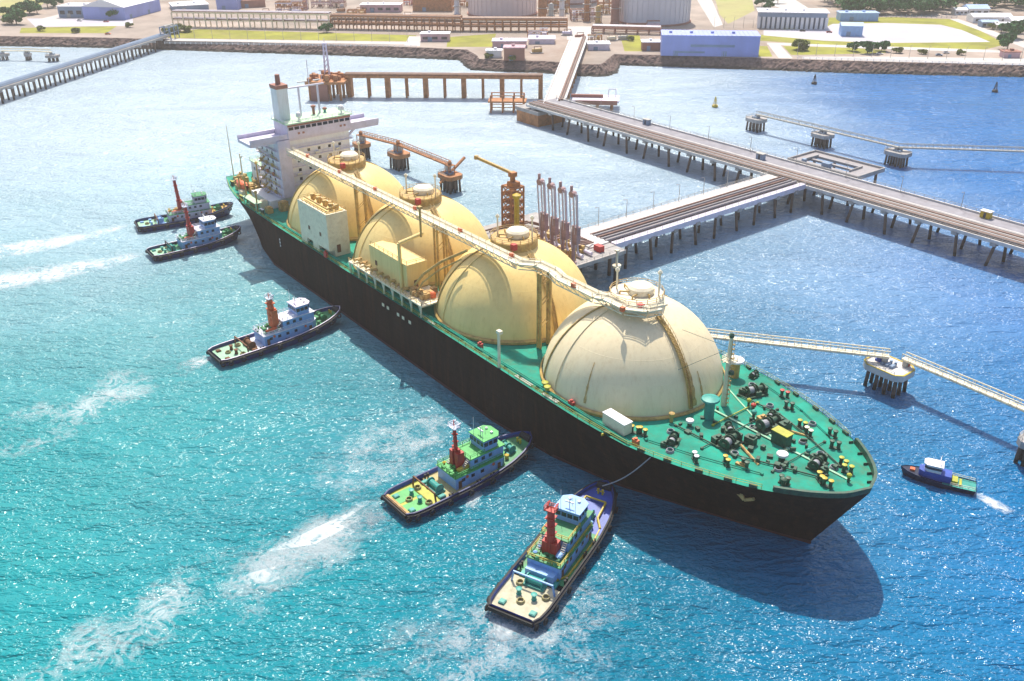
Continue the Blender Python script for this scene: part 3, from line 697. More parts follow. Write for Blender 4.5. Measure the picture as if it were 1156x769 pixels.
q = MB(); q.box((221.5, -22.1, 16.55), (.25, 3.2, .5)); q.build("deck_coaming", 'yellow', ship)

def bollards(s, l, z, m='darkmach', capm='yellowgreen', rz=0.0):
    e = MB(); e.box((0, 0, .12), (2.2, .9, .24))
    o = e.build("mooring_bollard", m, ship, loc=(s, l, z), rz=rz)
    f = MB()
    for d in (-.65, .65): f.lathe([(.36, .2), (.36, 1.25), (.5, 1.4), (.5, 1.6)], (d, 0, 0), 10)
    f.build("bollard_post", m, o)
    h = MB()
    for d in (-.65, .65): h.lathe([(.52, 1.6), (.52, 1.72), (.1, 1.8)], (d, 0, 0), 10)
    h.build("bollard_cap", capm, o)
def winch(s, l, z, sc, rz, nm="mooring_winch"):
    e = MB(); e.box((0, 0, .2), (3.2, 5.0, .4))
    o = e.build(nm, 'darkmach', ship, loc=(s, l, z), rz=rz); o.scale = (sc * .86, sc * .86, sc * .86)
    f = MB()
    for y_ in (-1.3, 1.0):
        f.tube((0, y_ - .8, 1.3), (0, y_ + .8, 1.3), .65, 14)
        for k in (-.85, .85): f.tube((0, y_ + k - .06, 1.3), (0, y_ + k + .06, 1.3), 1.15, 16)
    f.build("drum", 'darkmach', o, smooth=True)
    f = MB(); f.box((.2, 2.2, 1.0), (1.6, .9, 1.6)); f.box((1.2, 0, .8), (.7, 1.4, 1.0)); f.tube((0, -2.6, 1.3), (0, -2.1, 1.3), .45, 10); f.box((-1.2, -.6, .8), (.6, 2.6, .9)); f.build("gearbox", 'darkmach', o)
    f = MB(); f.tube((0, -1.9, 1.3), (0, -.7, 1.3), .78, 14); f.build("rope_coil", 'rope', o)
winch(233, -14.6, 16.9, .95, .5); winch(231, 13.8, 17.0, 1.15, -.3); winch(225.5, 20.2, 16.9, .6, .2)
winch(241.2, -6.6, 17.3, 1.25, .15, "anchor_windlass"); winch(242, 4.6, 17.3, 1.35, -.1, "anchor_windlass"); winch(257, .3, 18.0, 1.05, .2)
winch(237.5, -2.5, 17.2, .8, .9); winch(239.5, 8.5, 17.2, .7, 0.4)
e = MB(); e.bx(245.6, 249.2, .6, 2.6, 17.5, 20.4)
hb_ = e.build("chain_locker_house", 'darkmach', ship); e = MB(); e.bx(245.45, 249.35, .45, 2.75, 20.4, 20.55); e.build("roof", 'yellowgreen', hb_)
for s, l, cm in ((240.5, -16.2, 'white'), (245.3, -12.6, 'yellow'), (246.4, 9.8, 'yellowgreen'), (249, 8.3, 'creamwhite'), (239.7, 14.3, 'darkmach'), (255.4, 8.2, 'darkmach'), (260.2, 3.9, 'yellowgreen'), (262, 2.6, 'yellowgreen'), (260.4, -3.7, 'yellow'), (262.3, -4.2, 'yellow'), (256.6, -9.4, 'darkmach'), (225.4, -17.9, 'yellow'), (227, -17.2, 'yellow'), (248.2, -10.6, 'darkmach'), (252.4, 11.6, 'darkmach'), (236, 17.6, 'red')):
    bollards(s, l, zdk(s / LOA) , 'darkmach', cm, rnd.uniform(-.6, .6))
def mushroom(s, l, z, r, h, m, cm):
    e = MB(); e.lathe([(r * .55, 0), (r * .55, h)], (0, 0, 0), 12); o = e.build("deck_ventilator", m, ship, loc=(s, l, z), smooth=True)
    e = MB(); e.lathe([(r * .9, h - .2), (r, h), (r * .95, h + .35), (r * .4, h + .6), (.02, h + .65)], (0, 0, 0), 14); e.build("ventilator_cowl", cm, o, smooth=True)
mushroom(231.2, -1.7, 16.9, 2.0, 4.6, 'teal', 'teal'); mushroom(222.5, 16.9, 16.6, 2.0, 4.2, 'ochre', 'white')
mushroom(251.4, -3.4, 17.6, 1.2, 1.6, 'darkmach', 'white'); mushroom(256.8, -10.0, 17.9, .7, 1.3, 'darkmach', 'darkmach'); mushroom(230.8, -7.2, 16.9, .9, 1.2, 'darkmach', 'white')
mushroom(235.5, 7.5, 17.0, .6, 1.6, 'darkmach', 'red'); mushroom(237.5, 5.2, 17.0, .6, 1.8, 'darkmach', 'teal'); mushroom(233.5, 8.5, 17, .5, 1.5, 'darkmach', 'yellowgreen'); mushroom(264, 0, 18.4, .5, 1.4, 'darkmach', 'yellowgreen')
mushroom(227.2, -8.9, 16.8, .7, 1.8, 'ochre', 'ochre'); mushroom(253.2, 2.6, 17.7, .5, .8, 'darkmach', 'teal')
def rope_coil(par, s, l, z, r_=.7, m='rope'):
    e = MB()
    for t_ in range(3):
        n = 12; rr = []
        for k in range(n + 1):
            a = 2 * math.pi * k / n; rr.append([((r_ - .06 * t_ + .1 * math.cos(b)) * math.cos(a), (r_ - .06 * t_ + .1 * math.cos(b)) * math.sin(a), .1 + .18 * t_ + .1 * math.sin(b)) for b in [2 * math.pi * j / 6 for j in range(7)]])
        e.grid(rr)
    e.build("rope_coil", m, par, loc=(s, l, z))
for s_, l_ in ((230, -12), (235, -17.5), (244, -8.5), (250, 5.2), (253, -6.5), (259.5, 2), (247, 12.5), (236.5, 12), (228, 16.5), (240, 2), (255, 4)): rope_coil(ship, s_, l_, zdk(s_ / LOA), .8)
for pts, r_, m_2 in (([(229, -9.5), (244, -9.2), (252, -6), (261, -2.5)], .16, 'darkmach'), ([(229, 10.5), (240, 10.6), (250, 7.4), (260, 3.2)], .16, 'darkmach'), ([(234, -3.5), (234, 11)], .14, 'yellowgreen'), ([(238.5, -12), (238.5, 12)], .14, 'darkmach'), ([(252.8, -8), (252.8, 8.5)], .12, 'darkmach'), ([(229, -18.2), (240, -14.8), (252, -10.2)], .13, 'deck'), ([(229, 19.0), (242, 15.6), (253, 10.6)], .13, 'deck')):
    e = MB(); e.path([(a, b, zdk(a / LOA) + .35) for a, b in pts], r_, 6)
    for a, b in pts: e.box((a, b, zdk(a / LOA) + .2), (.5, .5, .45))
    e.build("deck_pipe", m_2, ship)
for s_, l_, d_, m_2 in ((243.5, -3.2, (2.2, 1.6, 1.8), 'darkmach'), (238.8, -7.8, (1.4, 2.2, 1.5), 'darkmach'), (244.6, 6.4, (1.6, 2.4, 1.9), 'darkmach'), (239.4, 5.4, (1.2, 1.8, 1.4), 'rusty'), (259.3, -.9, (1.2, 1.2, 1.3), 'darkmach'), (255.2, 1.6, (1.4, 1.0, 1.1), 'darkmach'), (232.8, -17.0, (1.2, .8, .9), 'darkmach'), (229.2, 11.8, (1.6, 1.2, 1.4), 'darkmach'), (247.6, -10.9, (2.4, .7, .5), 'rusty')):
    e = MB(); e.box((s_, l_, zdk(s_ / LOA) + d_[2] / 2), d_, rnd.uniform(-.3, .3)); e.box((s_ + .2, l_ + .1, zdk(s_ / LOA) + d_[2] + .2), (d_[0] * .5, d_[1] * .5, .4), .2); e.build("deck_cabinet", m_2, ship)
e = MB()
for k in range(46):
    s = 229 + 32 * rnd.random(); l = (rnd.random() - .5) * 22 * min(1, (266 - s) / 22); h = .4 + rnd.random() * .7
    e.box((s, l, zdk(s / LOA) + h / 2), (.4 + rnd.random() * .8, .4 + rnd.random() * .8, h), rnd.random() * 3)
e.each("deck_fitting", 'darkmach', ship)
e = MB(); e.beam((228, 1.5, 17.05), (264, .6, 18.5), .5, .15); e.beam((224, 12, 16.75), (246, 1.5, 17.6), .35, .15); e.each("walkway_strip", 'tugpale', ship)
e = MB()
for sg in (-1, 1): e.mark().path([(243, sg * 5.5, 17.9), (249.5, sg * 8, 17.7)], .28, 6)
e.each("anchor_chain", 'rusty', ship)
# fairleads along the sheer line
e = MB()
for sg in (-1, 1):
    for s in (222, 231, 237, 243.5, 249, 253.5):
        p = hull_point(s, .999); e.box((s, sg * (p[1] - .5), p[2] + .3), (1.5, .6, .6), -sg * .35)
e.each("fairlead", 'darkmach', ship)
# foremast
fmm = MB(); fmm.tube((229.6, 5.0, 16.8), (229.6, 5.0, 33.5), .75, 10, .42)
fmast = fmm.build("foremast", 'creamwhite', ship, smooth=True)
e = MB()
for k in range(14): e.box((230.4, 5, 17.8 + k * 1.1), (.5, .7, .08))
for d in (-.4, .4): e.beam((230.5, 5 + d, 17), (230.3, 5 + d, 33), .08, .08)
e.build("ladder", 'ochre', fmast)
e = MB(); e.box((229.8, 5, 28), (2.6, 2.6, .2)); e.rail([(228.6, 3.8, 28), (231, 3.8, 28), (231, 6.2, 28), (228.6, 6.2, 28), (228.6, 3.8, 28)], 1, 1.3, .05); e.beam((229.6, 3, 28.1), (229.6, 7, 28.1), .2, .2); e.build("mast_platform", 'creamwhite', fmast)
e = MB(); e.lathe([(.5, 0), (.6, .6), (.3, 1.0)], (229.6, 5, 33.5), 10); e.box((230.6, 5, 25.4), (.8, .9, .9)); e.build("mast_lamp", 'darkmach', fmast)
e = MB(); e.tube((229.6, 5, 31), (219, 1.5, 32.2), .05, 4); e.tube((229.6, 5, 31), (224, -4.5, 26.5), .05, 4); e.build("stay_wire", 'darkmach', fmast)

# --- superstructure aft
acc = MB(); acc.bx(30, 46, -12.4, 15, 16.3, 39.4)
accom = acc.build("accommodation", 'white', ship); accom['label'] = "white accommodation block under the bridge"
e = MB(); e.bx(30, 46.0, -17.5, -12.4, 16.3, 19.0); e.bx(27.5, 48.0, 15, 19.5, 16.3, 22); e.each("side_house", 'white', accom)
for k in range(6):
    z = 19.6 + k * 3.2
    e = MB(); e.bx(29, 46.5, -13.4, 16.2, z, z + .22); e.rail([(46.4, 16, z + .2), (46.4, -8, z + .2)], 1.05, 2.2, .05); e.build("deck_walkway", 'lilac', accom)
windows_part(accom, [(46.05, y, 21.6 + k * 3.2) for k in range(5) for y in (-9, -5, -1, 3, 7, 11)], (1.0, 1.0), 'y')
windows_part(accom, [(x, -12.45, 21.6 + k * 3.2) for k in range(5) for x in (33, 37, 41)], (1.0, 1.0), 'x')
e = MB(); e.bx(43.5, 47.2, -12.6, -8.2, 19.4, 39.4); e.build("stair_tower", 'lilac', accom)
br = MB(); br.bx(36, 46.4, -22, 27, 38.6, 39.6); br.bx(46.2, 46.8, -22, 27, 39.6, 41.2)
br.bx(36.0, 36.3, -22, 27, 39.6, 40.9)
wing = br.build("bridge_wing", 'lilac', ship)
e = MB()
for y in (-19.5, 21.5): e.beam((41, y, 38.6), (41, y * .66, 33), .6, .6)
e.each("wing_bracket", 'lilac', wing)
e = MB(); e.bx(36.5, 47.2, -8.5, 15.5, 39.6, 44.4); wh = e.build("wheelhouse", 'lilac', ship)
e = MB(); e.bx(36, 47.8, -9.2, 16.2, 44.4, 44.7); e.build("roof", 'palegreen', wh)
for k in range(11):
    e = MB(); e.box((47.22, -7.2 + k * 2.14, 42.9), (.1, 1.7, 1.0)); e.build("window", 'window', wh)
e = MB(); e.bx(47.2, 47.4, -8.4, 15.4, 43.6, 44.1); e.build("eyebrow", 'redbrown', wh)
for y in (-4.5, -2.8, 11.5, 13):
    e = MB(); e.box((47.22, y, 41.0), (.1, .8, .7)); e.build("window", 'redbrown', wh)
e = MB(); e.rail([(36.3, -9, 44.7), (47.5, -9, 44.7), (47.5, 16, 44.7), (36.3, 16, 44.7)], 1.0, 2.4, .05); e.build("railing", 'white', wh)
fn = MB(); fn.prism([(36.8, -8.3), (41.5, -8.3), (41.5, -4.3), (36.8, -4.3)], 44.7, 56)
fun = fn.build("funnel", 'white', ship); e = MB(); e.prism([(36.6, -8.5), (41.7, -8.5), (41.7, -4.1), (36.6, -4.1)], 55.2, 56.4); e.build("funnel_top", 'redbrown', fun)
e = MB(); e.lathe([(.9, 0), (.8, 3.2), (.5, 3.3)], (39, -6.3, 56.4), 12); e.build("exhaust_pipe", 'redbrown', fun)
e = MB()
for y in (.8, 8.0): e.tube((39, y, 44.7), (39, y, 54.5), .38, 8)
e.tube((39, -4, 54.5), (39, 10.5, 54.5), .3, 8); e.tube((39, 5, 54.5), (39, 5, 63), .12, 6); e.tube((39, 10, 54.5), (39, 10, 59), .09, 6); e.box((39, 10, 59), (.3, 1.6, .3)); rm = e.build("radar_mast", 'lilac', ship)
e = MB(); e.box((39, 2.6, 56.0), (.4, 3.6, .35)); e.box((39, 8, 56.0), (.4, 2.6, .35)); e.build("radar_scanner", 'white', rm)
mushroom(40, 5.2, 44.7, .9, 2.6, 'redbrown', 'redbrown'); mushroom(40, 9.5, 44.7, .8, 1.2, 'teal', 'redbrown')
for y, r_ in ((-3, .9), (13.2, 1.1)): 
    e = MB(); e.lathe([(.3, 0), (.3, 1.0), (r_, 1.3), (r_ * 1.05, 2.0), (r_ * .7, 2.7), (.05, 3.0)], (45.2, y, 44.7), 12); e.build("satellite_dome", 'white', wh, smooth=True)
for k in range(5):
    z = 19.85 + k * 3.2
    for y in (-6.5, 1.0, 9.0):
        if rnd.random() < .7:
            e = MB(); e.tube((46.9, y, z + .6), (46.9, y + 1.5, z + .6), .38, 8); e.build("liferaft_canister", 'creamwhite', accom)
    for x in (31.5, 36, 41):
        e = MB(); e.box((x, -12.9, z + .55), (1.0, .5, 1.1)); e.build("deck_box", ('ochre', 'creamwhite', 'red')[k % 3], accom)
    e = MB(); e.rail([(46.2, -13.2, z), (29.4, -13.2, z)], 1.0, 1.8, .05); e.build("railing", 'ochre', accom)
    e = MB()
    for j in range(9): e.box((33 + j * .55, -13.9, z - 3.0 + j * .36), (.5, .9, .08))
    e.beam((32.8, -14.3, z - 2.2), (37.6, -14.3, z + .9), .07, .1); e.build("outside_stair", 'ochre', accom)
e = MB()
for s_, l_, h_ in ((26, -20, 7), (33.5, -20.8, 9), (28.5, -15.5, 5), (24, -12, 10), (44, -21.5, 6)): e.mark(); e.tube((s_, l_, 16.3), (s_, l_, 16.3 + h_), .28, 8); e.lathe([(.5, 0), (.65, .5), (.3, .9)], (s_, l_, 16.3 + h_), 8)
e.each("vent_post", 'ochre', ship)
for s_, l_, d_, m_2 in ((27, -19.5, (3, 2, 2.4), 'creamwhite'), (33, -19.6, (2, 1.6, 2.0), 'ochre'), (38, -20.4, (4, 1.2, 1.4), 'rusty'), (22, -14, (3, 3, 2.2), 'ochre'), (43.5, -19, (1.5, 2.5, 2.8), 'creamwhite'), (49, -19.5, (2.5, 2, 2.0), 'ochre'), (50, -14.5, (2, 3, 3.2), 'rusty'), (18, -17.5, (2.5, 1.6, 1.8), 'rusty')):
    e = MB(); e.box((s_, l_, 16.3 + d_[2] / 2), d_); e.box((s_, l_, 16.3 + d_[2] + .15), (d_[0] * .6, d_[1] * .6, .3)); e.build("deck_house", m_2, ship)
# funnel casing and stern deck
e = MB(); e.bx(14, 29.9, -10, 11, 16.3, 25); cas = e.build("engine_casing", 'white', ship)
e = MB(); e.bx(13.6, 29.8, -10.4, 11.4, 25, 25.2); e.rail([(29, -10.2, 25.2), (13.8, -10.2, 25.2), (13.8, 11.2, 25.2)], 1.1, 2.4, .05); e.build("casing_deck", 'palegreen', cas)
windows_part(cas, [(x, -10.05, z) for x in (17, 21, 25) for z in (18.5, 22.5)], (1.0, 1.2), 'x')
for y, lab in ((-18.4, "orange lifeboat on the starboard quarter"), (18.4, "orange lifeboat on the port quarter")):
    lb = MB(); n = 12; rr = []
    for k in range(n + 1):
        u = k / n; w_ = 1.6 * math.sin(math.pi * min(max(u, .04), .96)) ** .5
        rr.append([(20 + 9 * u, y + w_ * math.cos(a), 19.8 + 1.5 * math.sin(a) * (.6 + .4 * math.sin(math.pi * u))) for a in [2 * math.pi * j / 10 for j in range(11)]])
    lb.grid(rr); lbo = lb.build("lifeboat", 'orange', ship, smooth=True); lbo['label'] = lab
    e = MB()
    for s in (21.5, 27.5): e.path([(s, y * .9, 16.3), (s, y * .95, 21.8), (s, y * 1.03, 22.6)], .22, 6)
    e.build("davit", 'ochre', ship)
e = MB(); e.tube((2.5, -13, 16.3), (2.5, -13, 36), .28, 8, .12); e.tube((6.5, -11, 16.3), (6.5, -11, 26), .3, 8); e.tube((6.5, -11, 24), (14, -13, 27), .22, 8); e.build("stern_crane", 'creamwhite', ship)
e = MB()
for k in range(48):
    s = 3 + 24 * rnd.random(); l = -16 + 7 * rnd.random(); h = .6 + 1.6 * rnd.random(); e.box((s, l, 16.3 + h / 2), (.5 + rnd.random() * 1.2, .5 + rnd.random() * 1.2, h))
e.each("deck_machine", 'ochre', ship)
winch(8, -6, 16.4, .9, .3); winch(8, 6, 16.4, .9, .1); bollards(12, -17.5, 16.3); bollards(30, -21.5, 16.3); bollards(48.5, -21.8, 16.3, 'darkmach', 'white')
e = MB(); e.bx(34, 45, -22.6, -20.0, 18.8, 19.0)
for s in (34.3, 39, 44.7): e.tube((s, -22.3, 16.3), (s, -22.3, 18.8), .2, 6)
e.build("gangway_deck", 'palegreen', ship)

# ------------------------------------------------------------------ tugs
def make_tug(label, xy, heading, L, B, kw):
    root = thing("tugboat", label, "tugboat", (xy[0], xy[1], 0), heading, "tugboats attending the gas carrier")
    h = L / 2
    fl = interp([(0, .80 * B / 2), (.04, .95 * B / 2), (.1, B / 2), (.62, B / 2), (.75, .93 * B / 2), (.85, .78 * B / 2), (.92, .58 * B / 2), (.97, .34 * B / 2), (1, 0.0)])
    fw = interp([(0, .70 * B / 2), (.1, .88 * B / 2), (.6, .9 * B / 2), (.75, .75 * B / 2), (.9, .36 * B / 2), (1, 0)])
    zt = lambda u: 2.5 + 2.3 * max(0, (u - .45) / .55) ** 1.6
    m, tp = hull_loft(-h + .8, h - 2.0, -h, h, fw, fl, zt, nu=40, levels=(-.3, 0, .35, .7, 1), ex_=1.0)
    m.build("hull", kw.get('hull', 'navy'), root, smooth=True)
    # bulwark inner face, cap and deck
    ins = [(x + (.3 if i == 0 else (-.5 if i == len(tp) - 1 else 0)), max(y - .35, 0), z) for i, (x, y, z) in enumerate(tp)]
    q = MB(); cap = MB()
    for sg in (-1, 1):
        a = [(x, sg * y, z) for x, y, z in ins]; c = [(x, sg * y, z - 1.0) for x, y, z in ins]; o_ = [(x, sg * y, z + .01) for x, y, z in tp]
        q.grid([a, c], flip=(sg < 0)); cap.grid([o_, [(x, y, z + .012) for x, y, z in a]], flip=(sg > 0))
    q.add([(ins[0][0], -ins[0][1], ins[0][2]), (ins[0][0], ins[0][1], ins[0][2]), (ins[0][0], ins[0][1], ins[0][2] - 1), (ins[0][0], -ins[0][1], ins[0][2] - 1)], [(0, 1, 2, 3)])
    q.build("bulwark", kw.get('bulwark', 'navy'), root); cap.build("bulwark_rail", kw.get('cap', 'navy'), root)
    def deckpart(u0, u1, mm, name):
        d = MB(); sel = [p for i, p in enumerate(ins) if u0 - .02 <= (p[0] + h) / L <= u1 + .02]
        d.grid([[(x, -y, z - 1.0) for x, y, z in sel], [(x, y, z - 1.0) for x, y, z in sel]], flip=False); return d.build(name, mm, root)
    deckpart(0, .25, kw['stern'], "stern_deck"); deckpart(.26, .66, kw['mid'], "main_deck"); deckpart(.66, 1, kw['bow'], "bow_deck")
    # fender belt and tyres
    q = MB()
    for sg in (-1, 1):
        a = [(x, sg * (y + .02), z - .3) for x, y, z in tp]; c = [(x * 1.004, sg * (y + .38 if y > 0 else 0), z - .45) for x, y, z in tp]; d = [(x, sg * (y + .02), z - .95) for x, y, z in tp]
        q.grid([a, c, d], flip=(sg > 0))
    q.box((-h - .15, 0, 1.75), (.5, B * .8, .9)); q.tube((h - 1.4, -1.6, 3.9), (h - 1.4, 1.6, 3.9), .8, 10); q.build("fender", 'black', root)
    for i, (x, y, z) in enumerate(tp):
        if i % 4 == 2 and y > .5:
            for sg in (-1, 1):
                t_ = MB(); n = 10; rr = []
                for k in range(n + 1):
                    a = 2 * math.pi * k / n; rr.append([(x + (.55 + .22 * math.cos(b_)) * math.cos(a), sg * (y + .45 + .22 * math.sin(b_)), z - 1.3 + (.55 + .22 * math.cos(b_)) * math.sin(a)) for b_ in [2 * math.pi * j / 6 for j in range(7)]])
                t_.grid(rr); t_.build("tyre", 'black', root, smooth=True)
    # deckhouse
    zd = 1.5; W1 = B * .62; x0, x1 = kw.get('house', (-.18, .26)); x0, x1 = x0 * L, x1 * L
    q = MB(); q.prism([(x0, -W1 / 2), (x1 - 1.5, -W1 / 2), (x1, -W1 / 3), (x1, W1 / 3), (x1 - 1.5, W1 / 2), (x0, W1 / 2)], zd - .3, zd + 3.0); house = q.build("deckhouse", kw['wall'], root)
    q = MB(); q.prism([(x0 - .3, -W1 / 2 - .25), (x1 - 1.4, -W1 / 2 - .25), (x1 + .2, -W1 / 3), (x1 + .2, W1 / 3), (x1 - 1.4, W1 / 2 + .25), (x0 - .3, W1 / 2 + .25)], zd + 3.0, zd + 3.15); q.build("roof", kw['roof1'], house)
    windows_part(house, [(x0 + 2 + k * 2.6, sg * (W1 / 2 + .02), zd + 1.9) for k in range(int((x1 - x0 - 4) / 2.6)) for sg in (-1, 1)], (.9, .8), 'x')
    q = MB(); q.rail([(x0, -W1 / 2, zd + 3.15), (x1 - 1.5, -W1 / 2, zd + 3.15)], .95, 1.6, .05); q.rail([(x0, W1 / 2, zd + 3.15), (x1 - 1.5, W1 / 2, zd + 3.15)], .95, 1.6, .05); q.rail([(x0, -W1 / 2, zd + 3.15), (x0, W1 / 2, zd + 3.15)], .95, 1.6, .05); q.build("railing", kw.get('rail', 'tugwhite'), house)
    # second tier
    W2 = B * .50; a0, a1 = x1 - .26 * L, x1 - .6
    q = MB(); q.prism([(a0, -W2 / 2), (a1, -W2 / 2), (a1, W2 / 2), (a0, W2 / 2)], zd + 3.15, zd + 5.6); up = q.build("upper_house", kw['wall'], root)
    q = MB(); q.prism([(a0 - .3, -W2 / 2 - .3), (a1 + .3, -W2 / 2 - .3), (a1 + .3, W2 / 2 + .3), (a0 - .3, W2 / 2 + .3)], zd + 5.6, zd + 5.75); q.build("roof", kw['roof1'], up)
    windows_part(up, [(a0 + 1.5 + k * 2, sg * (W2 / 2 + .02), zd + 4.6) for k in range(3) for sg in (-1, 1)], (.9, .8), 'x')
    # wheelhouse
    W3 = B * .44; b0, b1 = a1 - 5.2, a1 - .5; zw = zd + 5.75
    poly = [(b0, -W3 / 2), (b1 - 1, -W3 / 2), (b1, -W3 / 4), (b1, W3 / 4), (b1 - 1, W3 / 2), (b0, W3 / 2)]
    q = MB(); q.prism(poly, zw, zw + 2.7); whs = q.build("wheelhouse", kw['wall'], root)
    cx = (b0 + b1) / 2
    q = MB(); q.prism([(cx + (x - cx) * 1.015, y * 1.015) for x, y in poly], zw + 1.1, zw + 2.1); q.build("window_band", 'window', whs)
    q = MB()
    for (xa, ya), (xb, yb) in zip(poly, poly[1:] + poly[:1]):
        n = max(1, int(math.hypot(xb - xa, yb - ya) / 1.1))
        for k in range(n):
            x, y = xa + (xb - xa) * k / n, ya + (yb - ya) * k / n; q.box((cx + (x - cx) * 1.03, y * 1.03, zw + 1.6), (.14, .14, 1.0))
    q.each("mullion", kw['wall'], whs)
    q = MB(); q.prism([(cx + (x - cx) * 1.12, y * 1.14) for x, y in poly], zw + 2.7, zw + 2.9); q.build("roof", kw['roof2'], whs)
    q = MB(); q.tube((b0 + 1, 0, zw + 2.9), (b0 + 1, 0, zw + 5), .1, 6); q.box((b0 + 1, 0, zw + 4.2), (.25, 1.9, .25)); q.lathe([(.3, 0), (.35, .3), (.1, .5)], (b1 - 1.2, 1.1, zw + 2.9), 8); q.box((b1 - 1.4, -1.0, zw + 3.1), (.5, .5, .4)); q.build("radar", 'white', whs)
    # funnels and mast
    mx = a0 - kw.get('mastback', 1.6); zb = zd + 3.15; mh = kw['mast']
    for sg in (-1, 1):
        q = MB(); q.prism([(mx - .9, sg * 1.0 - .55), (mx + .9, sg * 1.0 - .55), (mx + .9, sg * 1.0 + .55), (mx - .9, sg * 1.0 + .55)], zb, zb + kw.get('funh', 4.2)); q.tube((mx, sg * 1.0, zb + kw.get('funh', 4.2)), (mx - .2, sg * 1.0, zb + kw.get('funh', 4.2) + .9), .32, 8); q.build("funnel", kw.get('mastm', 'red'), root)
    q = MB(); lean = -.04 * mh * kw.get('lean', 1)
    q.tube((mx, 0, zb), (mx + lean, 0, zb + mh), kw.get('mr', .75), 10, kw.get('mr', .75) * .72)
    for k in range(5): q.box((mx + lean * k / 5, 0, zb + 1 + mh * k / 5.5), (1.9 * kw.get('mr', .75), 1.9 * kw.get('mr', .75), .18))
    q.tube((mx + lean, 0, zb + mh), (mx + lean * 1.2, 0, zb + mh + 1.6), .12, 6); mst = q.build("mast", kw.get('mastm', 'red'), root)
    q = MB(); q.box((mx + lean, 0, zb + mh), (1.7, 2.3, .22)); q.rail([(mx + lean - .8, -1.1, zb + mh), (mx + lean + .8, -1.1, zb + mh), (mx + lean + .8, 1.1, zb + mh), (mx + lean - .8, 1.1, zb + mh)], .9, .8, .05)
    for sg in (-1, 1): q.tube((mx + lean, sg * .8, zb + mh + .5), (mx + lean + 1.2, sg * .9, zb + mh + .9), .17, 8)
    q.build("monitor_platform", kw.get('mtop', 'tugwhite'), mst)
    # deck gear: aft winch, tow frame, capstans, boats, vents
    q = MB(); q.tube((x0 - 3.2, -1.6, zd + 1.0), (x0 - 3.2, 1.6, zd + 1.0), .75, 12)
    for y in (-1.7, 1.7): q.tube((x0 - 3.2, y - .12, zd + 1.0), (x0 - 3.2, y + .12, zd + 1.0), 1.1, 14)
    q.box((x0 - 3.2, 0, zd + .25), (2.4, 4.4, .4)); q.build("towing_winch", kw.get('gear', 'teal'), root)
    q = MB(); q.beam((-.30 * L, -B * .40, zd), (-.30 * L, -B * .36, zd + 2.4), .3, .3); q.beam((-.30 * L, B * .40, zd), (-.30 * L, B * .36, zd + 2.4), .3, .3); q.beam((-.30 * L, -B * .37, zd + 2.4), (-.30 * L, B * .37, zd + 2.4), .3, .3); q.build("towing_frame", kw.get('frame', 'black'), root)
    for y in (-1.6, 1.6):
        q = MB(); q.lathe([(.55, 0), (.4, .5), (.45, 1.1), (.62, 1.3), (.3, 1.4)], (-.36 * L, y, zd), 12); q.build("capstan", kw.get('gear', 'teal'), root, smooth=True)
    q = MB(); bx = x1 + 3.0; zb2 = zd + 1.0
    q.box((bx, 0, zb2 + .2), (2.6, 3.6, .4)); q.tube((bx, -1.5, zb2 + 1.1), (bx, 1.5, zb2 + 1.1), .65, 12)
    for y in (-1.55, 0, 1.55): q.tube((bx, y - .1, zb2 + 1.1), (bx, y + .1, zb2 + 1.1), 1.0, 14)
    q.box((bx - 1.4, .4, zb2 + .7), (.9, 1.8, 1.2)); q.build("bow_winch", kw.get('bowgear', 'teal'), root)
    q = MB()
    for y in (-.5, .5): q.lathe([(.22, 0), (.22, 1.1), (.3, 1.2)], (h - 3.6, y, zb2 + .8), 8)
    q.beam((h - 3.6, -.9, zb2 + 1.5), (h - 3.6, .9, zb2 + 1.5), .2, .2); q.build("towing_bitt", 'yellow', root)
    q = MB()
    for k in range(22):
        x = x0 + rnd.random() * (a0 - x0 - 1); y = (rnd.random() - .5) * W1 * .8; s = .3 + .5 * rnd.random(); q.box((x, y, zd + 3.15 + s / 2), (s * 1.3, s, s), rnd.random())
    q.each("roof_locker", kw.get('gear2', 'lightblue'), root)
    q = MB()
    for k in range(5):
        x = x0 + 1 + k * .21 * (a0 - x0); q.mark(); q.lathe([(.25, 0), (.25, .7), (.45, .8), (.1, 1.05)], (x, (-1) ** k * W1 * .33, zd + 3.15), 8)
    q.each("vent", kw.get('ventm', 'yellow'), root)
    # small fittings
    for x, y, d in ((-.44 * L, B * .28, (1.2, 1.2, .35)), (-.44 * L, -B * .28, (1.2, 1.2, .35)), (-.24 * L, B * .30, (1.6, 1.0, .4)), (-.24 * L, -B * .30, (1.6, 1.0, .4))):
        q = MB(); q.box((x, y, zd + d[2] / 2), d); q.box((x, y, zd + d[2] + .05), (d[0] * .8, d[1] * .8, .1)); q.build("deck_hatch", kw.get('gear', 'teal'), root)
    for x, y in ((-.40 * L, .3), (-.33 * L, -B * .3), (-.30 * L, B * .24)): rope_coil(root, x, y, zd, .75, 'tugtan')
    for x, y in ((x0 + 3, 1), (x0 + 3, -1), (x1 - 4, 1), (x1 - 4, -1)):
        q = MB(); q.tube((x, y * (W1 / 2 + .03), zd + 2.3), (x, y * (W1 / 2 + .14), zd + 2.3), .38, 12); q.build("lifebuoy", 'orange', root)
    for x, y in ((x0 + 1.1, 1), (x0 + 1.1, -1), (x1 - 2.4, -1)):
        q = MB(); q.box((x, y * (W1 / 2 + .03), zd + 1.05), (.85, .08, 1.9)); q.build("door", kw.get('doorm', 'brown'), house)
    for x, y, hh in ((b0 + .3, 1.6, 4.2), (b0 + .3, -1.6, 3.4), (b1 - 2.4, 0, 1.6)):
        q = MB(); q.tube((x, y, zw + 2.8), (x, y, zw + 2.8 + hh), .05, 5); q.build("aerial", 'white', root)
